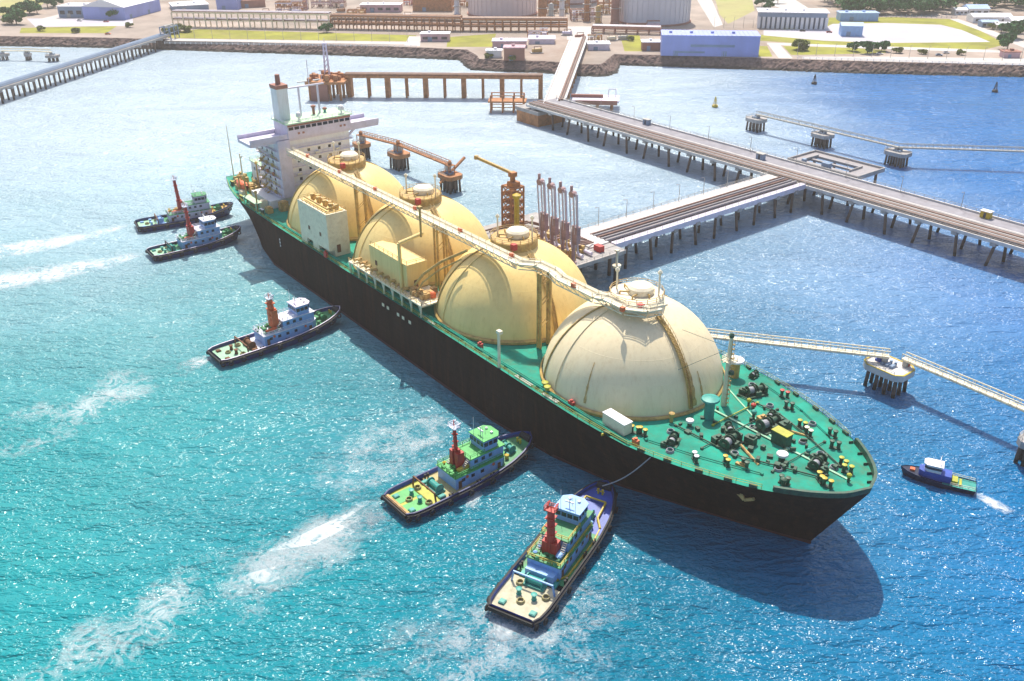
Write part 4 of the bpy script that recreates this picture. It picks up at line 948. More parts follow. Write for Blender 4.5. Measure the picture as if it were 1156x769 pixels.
    q = MB(); q.rail([(a0, -W2 / 2, zd + 5.75), (b0, -W2 / 2, zd + 5.75)], .95, 1.4, .05); q.rail([(a0, W2 / 2, zd + 5.75), (b0, W2 / 2, zd + 5.75)], .95, 1.4, .05); q.rail([(a0, -W2 / 2, zd + 5.75), (a0, W2 / 2, zd + 5.75)], .95, 1.4, .05); q.build("railing", kw.get('rail', 'tugwhite'), up)
    for sg in (-1, 1):
        q = MB()
        for k in range(8): q.box((a0 - .4 - k * .3, sg * (W2 / 2 - .4), zd + 5.5 - k * .3), (.3, .8, .06))
        q.beam((a0 - .3, sg * (W2 / 2 - .8), zd + 5.6), (a0 - 2.6, sg * (W2 / 2 - .8), zd + 3.2), .1, .2); q.build("stair", 'steel', up)
        q = MB(); q.lathe([(.5, 0), (.42, .5), (.55, .95), (.2, 1.1)], (x1 + .8, sg * 2.2, zd + 1.0), 10); q.build("deck_ventilator", kw.get('ventm', 'yellow'), root)
    for x in (-.2 * L, 0, .1 * L):
        for sg in (-1, 1):
            q = MB()
            for d in (-.4, .4): q.lathe([(.2, 0), (.2, .9), (.28, 1.0)], (x + d, sg * B * .42, zd), 8)
            q.build("side_bollard", 'black', root)
    # rescue boat
    q = MB(); rr = []
    for k in range(9):
        u = k / 8; w_ = .75 * math.sin(math.pi * min(max(u, .06), .94)) ** .6; rr.append([(x0 + 1.2 + 3.6 * u, -W1 * .3 + w_ * math.cos(a), zd + 3.8 + .5 * math.sin(a)) for a in [2 * math.pi * j / 8 for j in range(9)]])
    q.grid(rr); q.build("rescue_boat", kw.get('boat', 'orange'), root, smooth=True)
    return root, (x0, x1, a0, a1, W1, zd)

def tug_at(stern, bow):
    s, b_ = Vector(stern), Vector(bow); d = b_ - s; return ((s + b_) / 2), math.atan2(d.y, d.x), d.length
# bow-most tug: blue bow, cream stern, yellow lines
c, hd, L = tug_at((-.6, 122.8), (20.3, 159.6))
t5, g5 = make_tug("blue bowed tug with yellow lines and a worn cream stern deck", c, hd, L, 11.4,
                  dict(stern='tugcream', mid='tuggreen', bow='blue', wall='lightblue', roof1='tuggreen', roof2='lightblue', mast=10.5, mr=.95, bulwark='blue', cap='black', house=(-.20, .17), gear='teal', frame='lightblue', rail='yellow', gear2='tuggreen', funh=3.0, mtop='red', ventm='lightblue', boat='lightblue', lean=.6))
q = MB()
for sg in (-1, 1):
    q.path([(-.27 * L, sg * .8, 1.62), (-.22 * L, sg * 2.6, 1.62), (-.16 * L, sg * 4.3, 1.62), (.10 * L, sg * 4.5, 1.75), (.2 * L, sg * 4.1, 2.0)], .22, 6)
    q.path([(.2 * L, sg * 4.1, 2.2), (.25 * L, sg * 2.6, 2.8), (.36 * L, sg * 2.3, 3.4)], .26, 6)
q.path([(.36 * L, -2.3, 3.5), (.36 * L, 2.3, 3.5)], .2, 6)
q.build("yellow_line", 'yellow', t5)
q = MB(); q.box((-.215 * L, 0, 2.5), (2.4, 6.0, 1.6)); q.build("tow_house", 'lightblue', t5)
# tug ahead of it along the hull: green roofs, yellow stern
c, hd, L = tug_at((-25.0, 154.6), (4.2, 178.4))
t4, g4 = make_tug("navy tug with bright green roofs and two green squares on its yellow stern deck", c, hd, L, 11.0,
                  dict(stern='yellowgreen', mid='tugtan', bow='tuggreen', wall='lightblue', roof1='tugroof', roof2='tugroof', mast=10.5, mr=.55, bulwark='blue', cap='navy', house=(-.14, .24), gear='teal', gear2='tugroof', frame='brown', boat='yellow', ventm='yellow', rail='tugroof'))
for y in (-2.3, 2.3):
    q = MB(); q.box((-.40 * L, y, 1.53), (5.4, 3.7, .06)); q.build("deck_pad", 'tugroof', t4)
q = MB(); q.box((-.485 * L, 0, 1.9), (.9, 8.2, .8)); q.build("stern_timber", 'rusty', t4)
# midship tug
c, hd, L = tug_at((-82.2, 221.6), (-51.5, 247.6))
t3, g3 = make_tug("blue and white tug with thick orange red mast nosing the hull amidships", c, hd, L, 10.6,
                  dict(stern='tugpale', mid='tugwhite', bow='tuggreen', wall='lightblue', roof1='tugwhite', roof2='lilac', mast=9.5, mr=1.15, mastm='orange', bulwark='navy', cap='lilac', house=(-.16, .26), gear='brown', gear2='tuggreen', frame='brown', bowgear='tuggreen', funh=6.0, ventm='tuggreen'))
# two stern tugs
c, hd, L = tug_at((-126.4, 297.6), (-99.6, 317.4))
t2, g2 = make_tug("blue and white tug with slim red mast, nearer of two at the ship's stern", c, hd, L, 10.2,
                  dict(stern='tugpale', mid='tuggreen', bow='tuggreen', wall='lightblue', roof1='tugwhite', roof2='tugwhite', mast=11.5, mr=.75, bulwark='navy', cap='lilac', gear='teal', gear2='tuggreen', bowgear='tuggreen', ventm='tuggreen'))
c, hd, L = tug_at((-141.6, 326.6), (-109.5, 343.8))
t1, g1 = make_tug("dark hulled tug with slim red mast, farther of two at the ship's stern", c, hd, L, 10.4,
                  dict(stern='tugpale', mid='tuggreen', bow='rusty', wall='lilac', roof1='tuggreen', roof2='tuggreen', mast=12.5, mr=.75, bulwark='navy', cap='navy', gear='lightblue', gear2='rusty', bowgear='tuggreen', boat='orange', frame='brown'))

# towline from the ship's bow to the near tug
q = MB(); a = SW(233.5, -21.3, 16.6); b_ = Vector((19.0, 157.3, 4.8)); pts = [a.lerp(b_, k / 10) - Vector((0, 0, 1.2 * math.sin(math.pi * k / 10))) for k in range(11)]
q.path(pts, .14, 6); tag(q.build("towline", 'rope'), "thin grey towline from the ship's bow rail to the blue bowed tug", "rope")

# pilot boat off the bow
pb = thing("pilot_boat", "small dark blue workboat with white cabin and teal stern deck passing right of the bow", "boat", (93.8, 164.2, 0), math.atan2(6.7, -13.9))
L = 15.6; h = L / 2
m, tp = hull_loft(-h + .3, h - .8, -h, h, interp([(0, 1.7), (.5, 2.0), (.8, 1.3), (1, 0)]), interp([(0, 2.1), (.5, 2.4), (.75, 2.0), (.9, 1.2), (1, 0)]), lambda u: 1.25 + .9 * u * u, nu=24, levels=(-.3, 0, .4, 1), ex_=1)
m.build("hull", 'ink', pb, smooth=True)
q = MB(); sel = [p for p in tp if p[0] < -1]; q.grid([[(x, -y * .93, z - .2) for x, y, z in sel], [(x, y * .93, z - .2) for x, y, z in sel]]); q.build("stern_deck", 'teal', pb)
q = MB(); sel = [p for p in tp if p[0] > -1.6]; q.grid([[(x, -y * .93, z - .15) for x, y, z in sel], [(x, y * .93, z - .15) for x, y, z in sel]]); q.build("bow_deck", 'ink', pb)
q = MB(); q.prism([(-2.6, -1.5), (3.0, -1.5), (4.0, -.9), (4.0, .9), (3.0, 1.5), (-2.6, 1.5)], 1.3, 3.0); cb = q.build("cabin", 'blue', pb)
q = MB(); q.prism([(-.4, -1.3), (2.4, -1.3), (3.0, -.8), (3.0, .8), (2.4, 1.3), (-.4, 1.3)], 3.0, 4.7); wh2 = q.build("wheelhouse", 'white', pb)
q = MB(); q.prism([(-.42, -1.33), (2.42, -1.33), (3.04, -.82), (3.04, .82), (2.42, 1.33), (-.42, 1.33)], 3.7, 4.3); q.build("window_band", 'window', wh2)
q = MB(); q.prism([(-.7, -1.5), (2.6, -1.5), (3.3, -.9), (3.3, .9), (2.6, 1.5), (-.7, 1.5)], 4.7, 4.85); q.build("roof", 'white', wh2)
q = MB(); q.tube((.2, 0, 4.8), (.1, 0, 7.0), .08, 6); q.box((.2, 0, 6.2), (.15, 1.2, .15)); q.build("mast", 'white', pb)
q = MB(); q.box((5.3, 0, 1.9), (1.0, 1.0, .6)); q.build("bow_locker", 'orange', pb)
q = MB(); q.rail([(-h + .3, -1.9, 1.1), (-2.6, -2.1, 1.15)], .9, 1.2, .04); q.rail([(-h + .3, 1.9, 1.1), (-2.6, 2.1, 1.15)], .9, 1.2, .04); q.build("railing", 'creamwhite', pb)
q = MB(); q.box((-3.4, 0, 1.6), (1.2, 2.2, .8)); q.box((-4.6, 0, 1.35), (.5, 2.6, .3)); q.build("engine_box", 'yellowgreen', pb)

# ------------------------------------------------------------------ wakes
def foam(pts, widths, m, name="wake_foam"):
    q = MB(); q.uv = []; rr = []
    n = len(pts)
    for i in range(n):
        a = Vector(pts[max(0, i - 1)]); c = Vector(pts[min(n - 1, i + 1)]); t = (c - a).normalized(); nn = Vector((-t.y, t.x))
        p = Vector(pts[i]); row = []
        for k in range(5):
            v = k / 4; x = p + nn * widths[i] * (v - .5); row.append((x.x, x.y, .06)); q.uv.append((i / (n - 1), v))
        rr.append(row)
    q.grid(rr, flip=True); return tag(q.build(name, m), kind='stuff')
def A(*l): return [at(x, y, 0)[:2] for x, y in l]
foam(A((185, 280), (120, 297), (60, 308), (-20, 322), (-120, 340)), [7, 15, 22, 27, 32], 'foamdense')
foam(A((160, 250), (100, 266), (50, 276), (-20, 288), (-120, 306)), [6, 12, 19, 24, 28], 'foamdense')
foam(A((262, 392), (190, 418), (110, 450), (20, 492), (-80, 540)), [9, 26, 36, 42, 44], 'foam')
foam(A((460, 560), (420, 583), (370, 612), (310, 640), (240, 672)), [8, 17, 22, 21, 14], 'foamdense')
foam(A((470, 552), (410, 586), (340, 622), (250, 668), (150, 710), (20, 770), (-60, 810)), [10, 24, 34, 38, 34, 30, 24], 'foam')
foam(A((432, 578), (425, 584), (412, 592)), [4, 6, 6], 'foamdense')
foam(A((582, 692), (572, 706), (558, 724)), [5, 8, 8], 'foamdense')
foam(A((238, 402), (222, 409), (200, 418)), [5, 8, 8], 'foamdense')
foam(A((600, 678), (560, 712), (520, 750), (470, 800)), [10, 20, 30, 36], 'wash_glitter')
foam(A((560, 700), (470, 730), (380, 780)), [10, 24, 22], 'foam')
foam(A((530, 470), (470, 490), (420, 520), (350, 580)), [16, 36, 44, 30], 'wash_glitter')  # sun glitter between tug and hull put in as a pale foam sheet
foam(A((720, 650), (640, 690), (560, 730), (460, 800)), [20, 40, 50, 44], 'wash_glitter')
foam(A((1098, 556), (1112, 563), (1128, 572), (1142, 580)), [2.2, 3.6, 4.2, 4.6], 'foamdense')
foam(A((545, 540), (538, 556), (530, 575)), [3, 4, 4], 'foamdense')

# ------------------------------------------------------------------ the jetty
def piles(parent, pts, z0, z1, r=.5, rake=0.0, m='pile'):
    for i, (x, y) in enumerate(pts):
        q = MB(); k = rake * (1 if i % 2 else -1); q.tube((x + k, y, z0), (x, y, z1), r, 8); q.build("pile", m, parent)
JZ = 10.0
# main trestle, parallel to the ship
S0, S1, W0, W1_ = -42, 300, 165.5, 186
tr = berth("jetty_trestle", "long main pipe trestle crossing from the shore road to the right edge on many piles", "jetty", 0, 0)
q = MB(); q.bx(S0, S1, 177, W1_, JZ - 1.0, JZ); q.build("road_deck", 'roadgrey', tr)
q = MB(); q.bx(S0, S1, W0, 176.6, JZ - .9, JZ - .5); q.build("pipe_deck", 'asphalt', tr)
q = MB(); q.bx(S0, S1, W0 - .3, W0 + .4, JZ - 1.3, JZ - .1); q.bx(S0, S1, 176.4, 177.0, JZ - 1.2, JZ + .5); q.bx(S0, S1, W1_ - .1, W1_ + .5, JZ - 1.3, JZ + .6); q.build("edge_beam", 'paleconc', tr)
for k, (l, r_, m) in enumerate(((167.4, .5, 'pipebrown'), (168.9, .4, 'pipegrey'), (170.2, .55, 'pipebrown'), (171.8, .4, 'pipegrey'), (173.4, .6, 'pipebrown'), (175.2, .45, 'pipegrey'))):
    q = MB(); q.tube((S0, l, JZ + .35), (S1, l, JZ + .35), r_, 8); q.build("pipeline", m, tr)
q = MB()
for k in range(57): q.box((S0 + 3 + k * 6, 171.2, JZ - .2), (.5, 9.6, .5))
q.build("pipe_support", 'concrete', tr)
for k in range(25):
    s = S0 + 6 + k * 13.6
    q = MB(); q.bx(s - 1.0, s + 1.0, W0 - .6, W1_, JZ - 2.2, JZ - 1.02); q.build("pile_cap", 'concrete', tr)
    rk = 1.6 if k % 2 else -1.6
    for l in (167, 175, 184):
        q = MB(); q.tube((s + rk * (1 if l != 175 else -.6), l - .6, -2), (s, l, JZ - 2.0), .55, 8); q.build("pile", 'pile', tr)
q = MB(); q.rail([(S0, W1_, JZ + .6), (S1, W1_, JZ + .6)], 1.1, 4, .05); q.rail([(S0, W0, JZ - .1), (S1, W0, JZ - .1)], 1.1, 4, .05); q.build("railing", 'steel', tr)
# branch trestle to the ship
bt = berth("jetty_trestle", "short branch trestle with dark pipe lane joining the main trestle to the ship's loading platform", "jetty", 0, 0)
q = MB(); q.bx(115.6, 120.6, 63.6, 165, JZ - 1, JZ + .1); q.build("road_deck", 'paleconc', bt)
q = MB(); q.bx(120.6, 131.5, 63.6, 165, JZ - .9, JZ - .4); q.build("pipe_deck", 'asphalt', bt)
q = MB(); q.bx(131.5, 134.0, 63.6, 165, JZ - 1.4, JZ + .5); q.build("edge_beam", 'lilac', bt)
for l, r_, m in ((122, .45, 'pipebrown'), (123.6, .5, 'pipegrey'), (125.4, .5, 'pipebrown'), (127.2, .45, 'pipegrey'), (129.4, .6, 'pipegrey')):
    q = MB(); q.tube((l, 63, JZ + .35), (l, 165, JZ + .35), r_, 8); q.build("pipeline", m, bt)
for k in range(9):
    l = 70 + k * 11.2
    q = MB(); q.bx(115, 134.3, l - .9, l + .9, JZ - 2.2, JZ - 1.02); q.build("pile_cap", 'concrete', bt)
    for s in (117.5, 125, 132.5):
        q = MB(); q.tube((s + (.9 if s > 120 else -.5), l + (.9 if k % 2 else -.9), -2), (s, l, JZ - 2), .5, 8); q.build("pile", 'pile', bt)
q = MB(); q.rail([(115.8, 64, JZ + .1), (115.8, 165, JZ + .1)], 1.1, 3.5, .05); q.rail([(133.8, 64, JZ + .5), (133.8, 165, JZ + .5)], 1.1, 3.5, .05); q.build("railing", 'steel', bt)
# loading platform beside the ship
lp = berth("loading_platform", "brown loading platform packed with pipework between the ship and the branch trestle", "jetty", 0, 0)
q = MB(); q.bx(92, 139, 33, 63.5, JZ - 1.2, JZ); q.bx(108, 134, 48, 63.4, JZ, JZ + .12); q.build("deck", 'concrete', lp)
q = MB(); q.bx(110, 131, 55, 63.3, JZ + .13, JZ + .5); q.build("paved_apron", 'paleconc', lp)
for k in range(7):
    for l in (36, 48, 61):
        q = MB(); q.tube((94.5 + k * 6.6, l, -2), (94.5 + k * 6.6, l, JZ - 1.2), .6, 8); q.build("pile", 'pile', lp)
q = MB()
for k in range(60):
    s = 112 + rnd.random() * 23.5; l = 34 + rnd.random() * 20; hh = .8 + rnd.random() * 2.6; q.box((s, l, JZ + hh / 2), (.6 + rnd.random() * 1.6, .6 + rnd.random() * 1.6, hh))
q.each("valve_block", 'ochre', lp)
q = MB()
for k in range(12): q.mark().path([(98 + k * 3, 36, JZ + 1.0 + (k % 3) * .7), (98 + k * 3, 52, JZ + 1.0 + (k % 3) * .7), (118 + k * 1.0, 58, JZ + 1.0)], .3, 6)
q.each("branch_pipe", 'pipebrown', lp)
q = MB(); q.tube((110, 47, JZ + .9), (136, 47, JZ + .9), .7, 10); q.tube((112, 51, JZ + .9), (136, 51, JZ + .9), .6, 10); q.each("header_pipe", 'lilac', lp)
q = MB(); q.box((134, 56, JZ + 1.0), (3, 2, 2)); q.build("hose_cabinet", 'red', lp)
q = MB(); q.rail([(92, 33.2, JZ), (138.8, 33.2, JZ), (138.8, 63, JZ)], 1.1, 3, .05); q.build("railing", 'steel', lp)
bd = berth("breasting_dolphin", "dark single pile dolphin with cream post at the corner of the loading platform", "dolphin", 141.5, 57)
q = MB(); q.tube((0, 0, -2), (0, 0, 6.5), .9, 10); q.build("pile", 'black', bd)
q = MB(); q.lathe([(1.5, 6.5), (1.5, 7.3)], (0, 0, 0), 12); q.tube((0, 0, 7.3), (0, 0, 12), .4, 8); q.box((0, 0, 12.2), (1.2, 1.2, .5)); q.build("lamp_post", 'creamwhite', bd)
# loading arms
armlab = ["violet grey loading arm closest to the lattice gangway tower", "violet grey loading arm, second from the gangway tower", "violet grey loading arm, third from the gangway tower", "violet grey loading arm nearest the branch trestle"]
arm0 = None
for k in range(4):
    loc = SW(121 + k * 5.2, 42.6, JZ)
    if arm0 is None:
        a = arm0 = thing("marine_loader", armlab[0], "loading arm", loc, TH, "marine loading arms")
        q = MB(); q.lathe([(1.3, 0), (1.3, .5), (.6, .8)], (0, 0, 0), 12); q.tube((0, 0, .5), (0, 0, 15), .6, 10); q.build("riser", 'armhead', a)
        q = MB()
        for d in (-.7, .7):
            q.tube((0, d, 6), (-1.6, d, 25.5), .22, 8); q.tube((1.2, d, 12), (.3, d, 26.5), .2, 8)
        for i in range(9): q.beam((-.2 - i * .16, -.7, 8 + i * 2), (-.35 - i * .16, .7, 9 + i * 2), .12, .12)
        q.build("inboard_arm", 'armwhite', a)
        q = MB(); q.tube((.6, 0, 27), (2.0, 0, 5.5), .3, 8); q.tube((2.0, 0, 5.5), (2.6, 0, 4), .4, 8); q.build("outboard_arm", 'armwhite', a)
        q = MB(); q.tube((-.9, -.8, 26.5), (-.9, .8, 26.5), 1.15, 14); q.box((-1.6, 0, 28.2), (.5, .8, 2.4)); q.build("apex_swivel", 'armhead', a)
        q = MB(); q.box((1.4, 0, 11.5), (1.7, 1.6, 6.5)); q.build("counterweight", 'armhead', a)
        for ch_ in a.children: ch_.scale = (1, 1, .85)
    else:
        copy_thing(arm0, loc, TH, armlab[k])
# gangway tower
gt = berth("gangway_tower", "rust brown lattice gangway tower with a raised boom behind the third tank", "tower", 101.8, 45.5, JZ)
q = MB(); H = 16; hw = 2.6
for sx in (-1, 1):
    for sy in (-1, 1): q.beam((sx * hw, sy * hw, 0), (sx * hw, sy * hw, H), .5, .5)
for k in range(6):
    z0, z1 = k * H / 6, (k + 1) * H / 6
    for sx in (-1, 1):
        q.beam((sx * hw, -hw, z0), (sx * hw, hw, z1), .3, .3); q.beam((-hw, sx * hw, z0), (hw, sx * hw, z1), .3, .3)
        q.beam((sx * hw, hw, z0), (sx * hw, -hw, z1), .3, .3); q.beam((hw, sx * hw, z0), (-hw, sx * hw, z1), .3, .3)
        q.beam((sx * hw, -hw, z1), (sx * hw, hw, z1), .35, .35); q.beam((-hw, sx * hw, z1), (hw, sx * hw, z1), .35, .35)
    q.box((0, 0, z1), (4.6, 4.6, .12))
q.build("lattice_frame", 'flare_rust', gt)
q = MB(); q.box((.5, 0, H + .8), (3.2, 3.2, 1.6)); q.tube((0, 0, H), (0, 0, H + 4), .9, 10); q.box((0, 0, H + 4), (2.2, 2.2, 1.6)); q.build("slewing_head", 'flare_rust', gt)
q = MB(); q.beam((0, 0, H + 4.3), (-14.2, -4.2, H + 7.2), .8, .9); q.beam((-14.2, -4.2, H + 7.2), (-15.2, -4.5, H + 7.3), 1.2, 1.3); q.build("boom", 'ochre', gt)
q = MB(); q.tube((6, -3, 0), (6, -3, 14), .9, 10); q.lathe([(1.4, 0), (1.5, 1), (.3, 1.6)], (6, -3, 14), 10); q.build("vent_stack", 'yellow', gt)

# square sump platform beyond the main trestle
sp_ = berth("square_platform", "pale open rectangular platform attached behind the trestle crossing", "jetty", 0, 0)
q = MB(); q.bx(106, 140, 190.5, 195.5, 8.2, 9.2); q.bx(106, 140, 205, 210, 8.2, 9.2); q.bx(106, 111, 195.5, 205, 8.2, 9.2); q.bx(133, 140, 195.5, 205, 8.2, 9.2); q.bx(111, 133, 199.5, 201, 8.3, 9.1); q.bx(114, 122, 186.6, 190.5, 8.3, 9.2); q.build("deck_frame", 'pipegrey', sp_)
q = MB()
for (x0, x1, y0, y1) in ((106, 140, 190.4, 190.9), (106, 140, 209.6, 210.1), (105.9, 106.4, 191, 209.5), (139.6, 140.1, 191, 209.5), (111, 111.4, 195.6, 204.9), (132.6, 133, 195.6, 204.9)): q.bx(x0, x1, y0, y1, 9.21, 10.0)
q.each("upstand", 'concrete', sp_)
for s in (108, 118, 128, 138):
    for l in (193, 207.5):
        q = MB(); q.tube((s, l, -2), (s, l, 8.2), .6, 8); q.build("pile", 'pile', sp_)
q = MB(); q.box((124, 192.5, 10.4), (3.5, 2.4, 2.4)); q.box((113, 192.5, 10), (1.6, 1.6, 1.6)); q.each("pump_house", 'greyblue', sp_)

# mooring dolphins and their walkways
def dolphin_mesh(root, sx, sy, zt, np_=(4, 3), m='concrete', edge=None):
    q = MB(); ch = min(sx, sy) * .2
    poly = [(-sx / 2 + ch, -sy / 2), (sx / 2 - ch, -sy / 2), (sx / 2, -sy / 2 + ch), (sx / 2, sy / 2 - ch), (sx / 2 - ch, sy / 2), (-sx / 2 + ch, sy / 2), (-sx / 2, sy / 2 - ch), (-sx / 2, -sy / 2 + ch)]
    q.prism(poly, zt - 1.7, zt); q.build("cap", m, root)
    if edge:
        q = MB()
        for (xa, ya), (xb, yb) in zip(poly, poly[1:] + poly[:1]): q.beam((xa * .965, ya * .965, zt + .06), (xb * .965, yb * .965, zt + .06), .45, .12)
        q.build("edge_marking", edge, root)
    for i in range(np_[0]):
        for j in range(np_[1]):
            x = (-.5 + (i + .5) / np_[0]) * sx * .88; y = (-.5 + (j + .5) / np_[1]) * sy * .88
            q = MB(); q.tube((x * 1.08, y * 1.08, -2), (x, y, zt - 1.6), .5, 8); q.build("pile", 'pile', root)
    q = MB()
    for d in (-1.4, 0, 1.4): q.box((d * .9, -.6, zt + .35), (.8, 2.2, .7)); q.lathe([(.35, 0), (.35, 1.0), (.5, 1.1)], (d * .9, .7, zt), 8)
    q.build("mooring_hook", 'greyblue', root)
    q = MB(); q.rail([(poly[i][0] * .96, poly[i][1] * .96, zt) for i in (5, 6, 7, 0, 1)], 1.0, 2, .045); q.build("railing", 'steel', root)
def dolphin(px, py, label, sx=11, sy=8.5, zt=6.5, m='concrete', edge=None, rz=TH):
    p = at(px, py, zt); d = thing("mooring_dolphin", label, "mooring dolphin", (p.x, p.y, 0), rz, "mooring dolphins on piles")
    dolphin_mesh(d, sx, sy, zt, m=m, edge=edge); return p
def walkway(a, b_, label, m='steel', h=1.5, w=1.6, web=False):
    a, b_ = Vector(a), Vector(b_); d = b_ - a; mid = (a + b_) / 2; L = d.length
    o = thing("walkway_bridge", label, "walkway", (a.x, a.y, 0), math.atan2(d.y, d.x), "steel walkway bridges between dolphins")
    z0, z1 = a.z, b_.z
    def Z(x): return z0 + (z1 - z0) * x / L
    q = MB(); q.beam((0, 0, z0), (L, 0, z1), w, .22); q.build("walkway_deck", m, o)
    q = MB()
    for sg in (-1, 1):
        q.beam((0, sg * w / 2, z0 - .25), (L, sg * w / 2, z1 - .25), .25, .35); q.beam((0, sg * w / 2, z0 + h), (L, sg * w / 2, z1 + h), .2, .25)
        n = max(2, int(L / 1.8))
        for k in range(n):
            xa, xb = L * k / n, L * (k + 1) / n; q.beam((xa, sg * w / 2, Z(xa) - .25), (xb, sg * w / 2, Z(xb) + h) if k % 2 else (xb, sg * w / 2, Z(xb) - .25), .09, .09); q.beam((xa, sg * w / 2, Z(xa) - .25), (xa, sg * w / 2, Z(xa) + h), .1, .1)
    q.build("truss", m, o)
    for x in (1.0, L - 1.0):
        q = MB(); q.box((x, 0, Z(x) - 1.5), (1.2, w * .9, 2.6)); q.build("pedestal", 'steel', o)
    return o
d1 = dolphin(854, 133, "concrete dolphin at the far left end of the walkway behind the main trestle", 10, 8)
d2 = dolphin(929, 150.5, "middle concrete dolphin of three behind the main trestle", 10, 8)
d3 = dolphin(1014, 170.5, "concrete dolphin closest to the right edge of the three behind the main trestle", 11, 8)
dz = lambda p, z=8.3: (p.x, p.y, z)
for p, q_, lab in ((d1, d2, "steel walkway between the far left and middle dolphins behind the trestle"), (d2, d3, "steel walkway between the middle and right dolphins behind the trestle")): walkway(dz(p), dz(q_), lab, 'steel')
d4p = at(1245, 178, 6.5); d4 = dolphin(1245, 178, "concrete dolphin outside the right edge of the view", 11, 8)
walkway(dz(d3), dz(d4), "long steel walkway running off the right edge behind the main trestle", 'steel')
e1 = dolphin(408, 161, "rust brown dolphin closest to the ship's bridge on the jetty side", 8, 7, 7.5, 'flare_rust')
e2 = dolphin(450, 172, "rust brown dolphin in the middle of three behind the aft tanks", 10, 8, 7.5, 'flare_rust')
e3 = dolphin(508, 196, "rust brown dolphin behind the second tank next to open bright water", 10, 8, 7.5, 'flare_rust')
walkway(dz(e1, 11.2), dz(e2, 11.2), "rusty walkway bridge from the bridge side dolphin to the middle one", 'flare_rust', 1.5, 1.8)
walkway(dz(e2, 11.2), dz(e3, 11.2), "rusty walkway bridge from the middle dolphin toward the second tank", 'flare_rust', 1.5, 1.8)
for p, lab in ((e1, "small rust brown walkway tower on the dolphin by the ship's bridge"), (e2, "small rust brown walkway tower on the middle rusty dolphin"), (e3, "small rust brown walkway tower on the dolphin behind the second tank")):
    o = thing("walkway_tower", lab, "tower", (p.x, p.y, 7.5), TH, "walkway towers on rusty dolphins")
    q = MB()
    for sx in (-1.4, 1.4):
        for sy in (-1.4, 1.4): q.beam((sx, sy, 0), (sx, sy, 3.5), .3, .3)
        q.beam((sx, -1.4, 0), (sx, 1.4, 3.3), .2, .2)
    q.build("frame", 'flare_rust', o); q = MB(); q.box((0, 0, 3.6), (3.2, 3.2, .25)); q.lathe([(.9, 0), (.9, 1.2), (.4, 1.8)], (0, 0, 3.7), 8); q.build("top_platform", 'flare_rust', o)
q = MB(); a = dz(e3, 8.2)
q.beam((a[0] - 4, a[1] - 4, 4.5), (a[0] + 6, a[1] + 6.5, 12.5), 1.0, .8); tag(q.build("gangway_ladder", 'flare_rust'), "sloping rust brown gangway ladder leaning on the dolphin behind the second tank", "ladder")
# south east dolphin with yellow edge
d5 = dolphin(1004, 412, "pale dolphin with yellow painted edge standing alone right of the bow", 11.5, 8.5, 7, 'paleconc', 'yellow')
o = thing("hydraulic_winch", "dark blue mooring winch on the yellow edged dolphin", "winch", (d5.x - 1.5, d5.y + 2.2, 7), TH)
q = MB(); q.box((0, 0, .3), (2.2, 1.8, .6)); q.tube((0, -.9, 1.0), (0, .9, 1.0), .7, 12); q.build("drum", 'blue', o); q = MB(); q.box((.9, 0, 1.3), (.8, .9, 1.4)); q.build("motor", 'greyblue', o)
o = thing("fire_hydrant", "small red fire hydrant box on the yellow edged dolphin", "hydrant", (d5.x + 4.4, d5.y - .5, 7), TH)
q = MB(); q.box((0, 0, .6), (1.1, .9, 1.2)); q.lathe([(.5, 0), (.4, .4)], (0, 0, 1.2), 8); q.build("cabinet", 'red', o)
wl0 = at(738, 381.5, 9.0)
d6 = thing("mooring_dolphin", "grey dolphin hidden behind the bow tank carrying the walkway end", "mooring dolphin", (wl0.x - 4, wl0.y + 6, 0), TH, "mooring dolphins on piles"); dolphin_mesh(d6, 10, 8, 7)
walkway((wl0.x - 4, wl0.y + 6, 9.2), dz(at(1004, 402, 9.2), 9.2), "pale truss walkway from behind the bow tank to the yellow edged dolphin", 'creamwhite', 1.6, 1.7)
e = at(1265, 507, 9.0)
walkway(dz(at(1020, 404, 9.0), 9.0), (e.x, e.y, 9.0), "pale truss walkway from the yellow edged dolphin off the right edge", 'creamwhite', 1.4, 1.7)
q = MB()
o = thing("mooring_dolphin", "dark dolphin cut off by the right edge below the walkway", "mooring dolphin", tuple(at(1172, 497, 6.5)[:2]) + (0,), TH, "mooring dolphins on piles"); dolphin_mesh(o, 7, 7, 6.5)
# access road and trestles near the shore
ra = thing("access_bridge", "white road bridge from the shore to the bend of the main trestle", "bridge", (0, 0, 0))
A0, A1, B0, B1 = Vector((17.4, 482, 0)), Vector((44.6, 690, 0)), Vector((29.5, 492, 0)), Vector((57.0, 690, 0))
q = MB(); q.prism([A0[:2], A1[:2], B1[:2], B0[:2]], JZ - 1.3, JZ - .1); q.build("road_deck", 'road', ra)
q = MB()
for a, c in ((A0, A1), (B0, B1)): q.beam(a + Vector((0, 0, JZ + .2)), c + Vector((0, 0, JZ + .2)), .5, .9)
m0, m1 = A0.lerp(B0, .62), A1.lerp(B1, .62); q.beam(m0 + Vector((0, 0, JZ + .1)), m1 + Vector((0, 0, JZ + .1)), .35, .6); q.build("kerb", 'white', ra)
q = MB()
for f in (.72, .84): q.tube(A0.lerp(B0, f) + Vector((0, 0, JZ + .5)), A1.lerp(B1, f) + Vector((0, 0, JZ + .5)), .5, 8)
q.each("pipeline", 'pipebrown', ra)
for k in range(10):
    t = .03 + k * .07
    for f in (.15, .85):
        p = A0.lerp(A1, t).lerp(B0.lerp(B1, t), f); q = MB(); q.tube((p.x, p.y, -2), (p.x, p.y, JZ - 1.3), .6, 8); q.build("pile", 'flare_rust', ra)
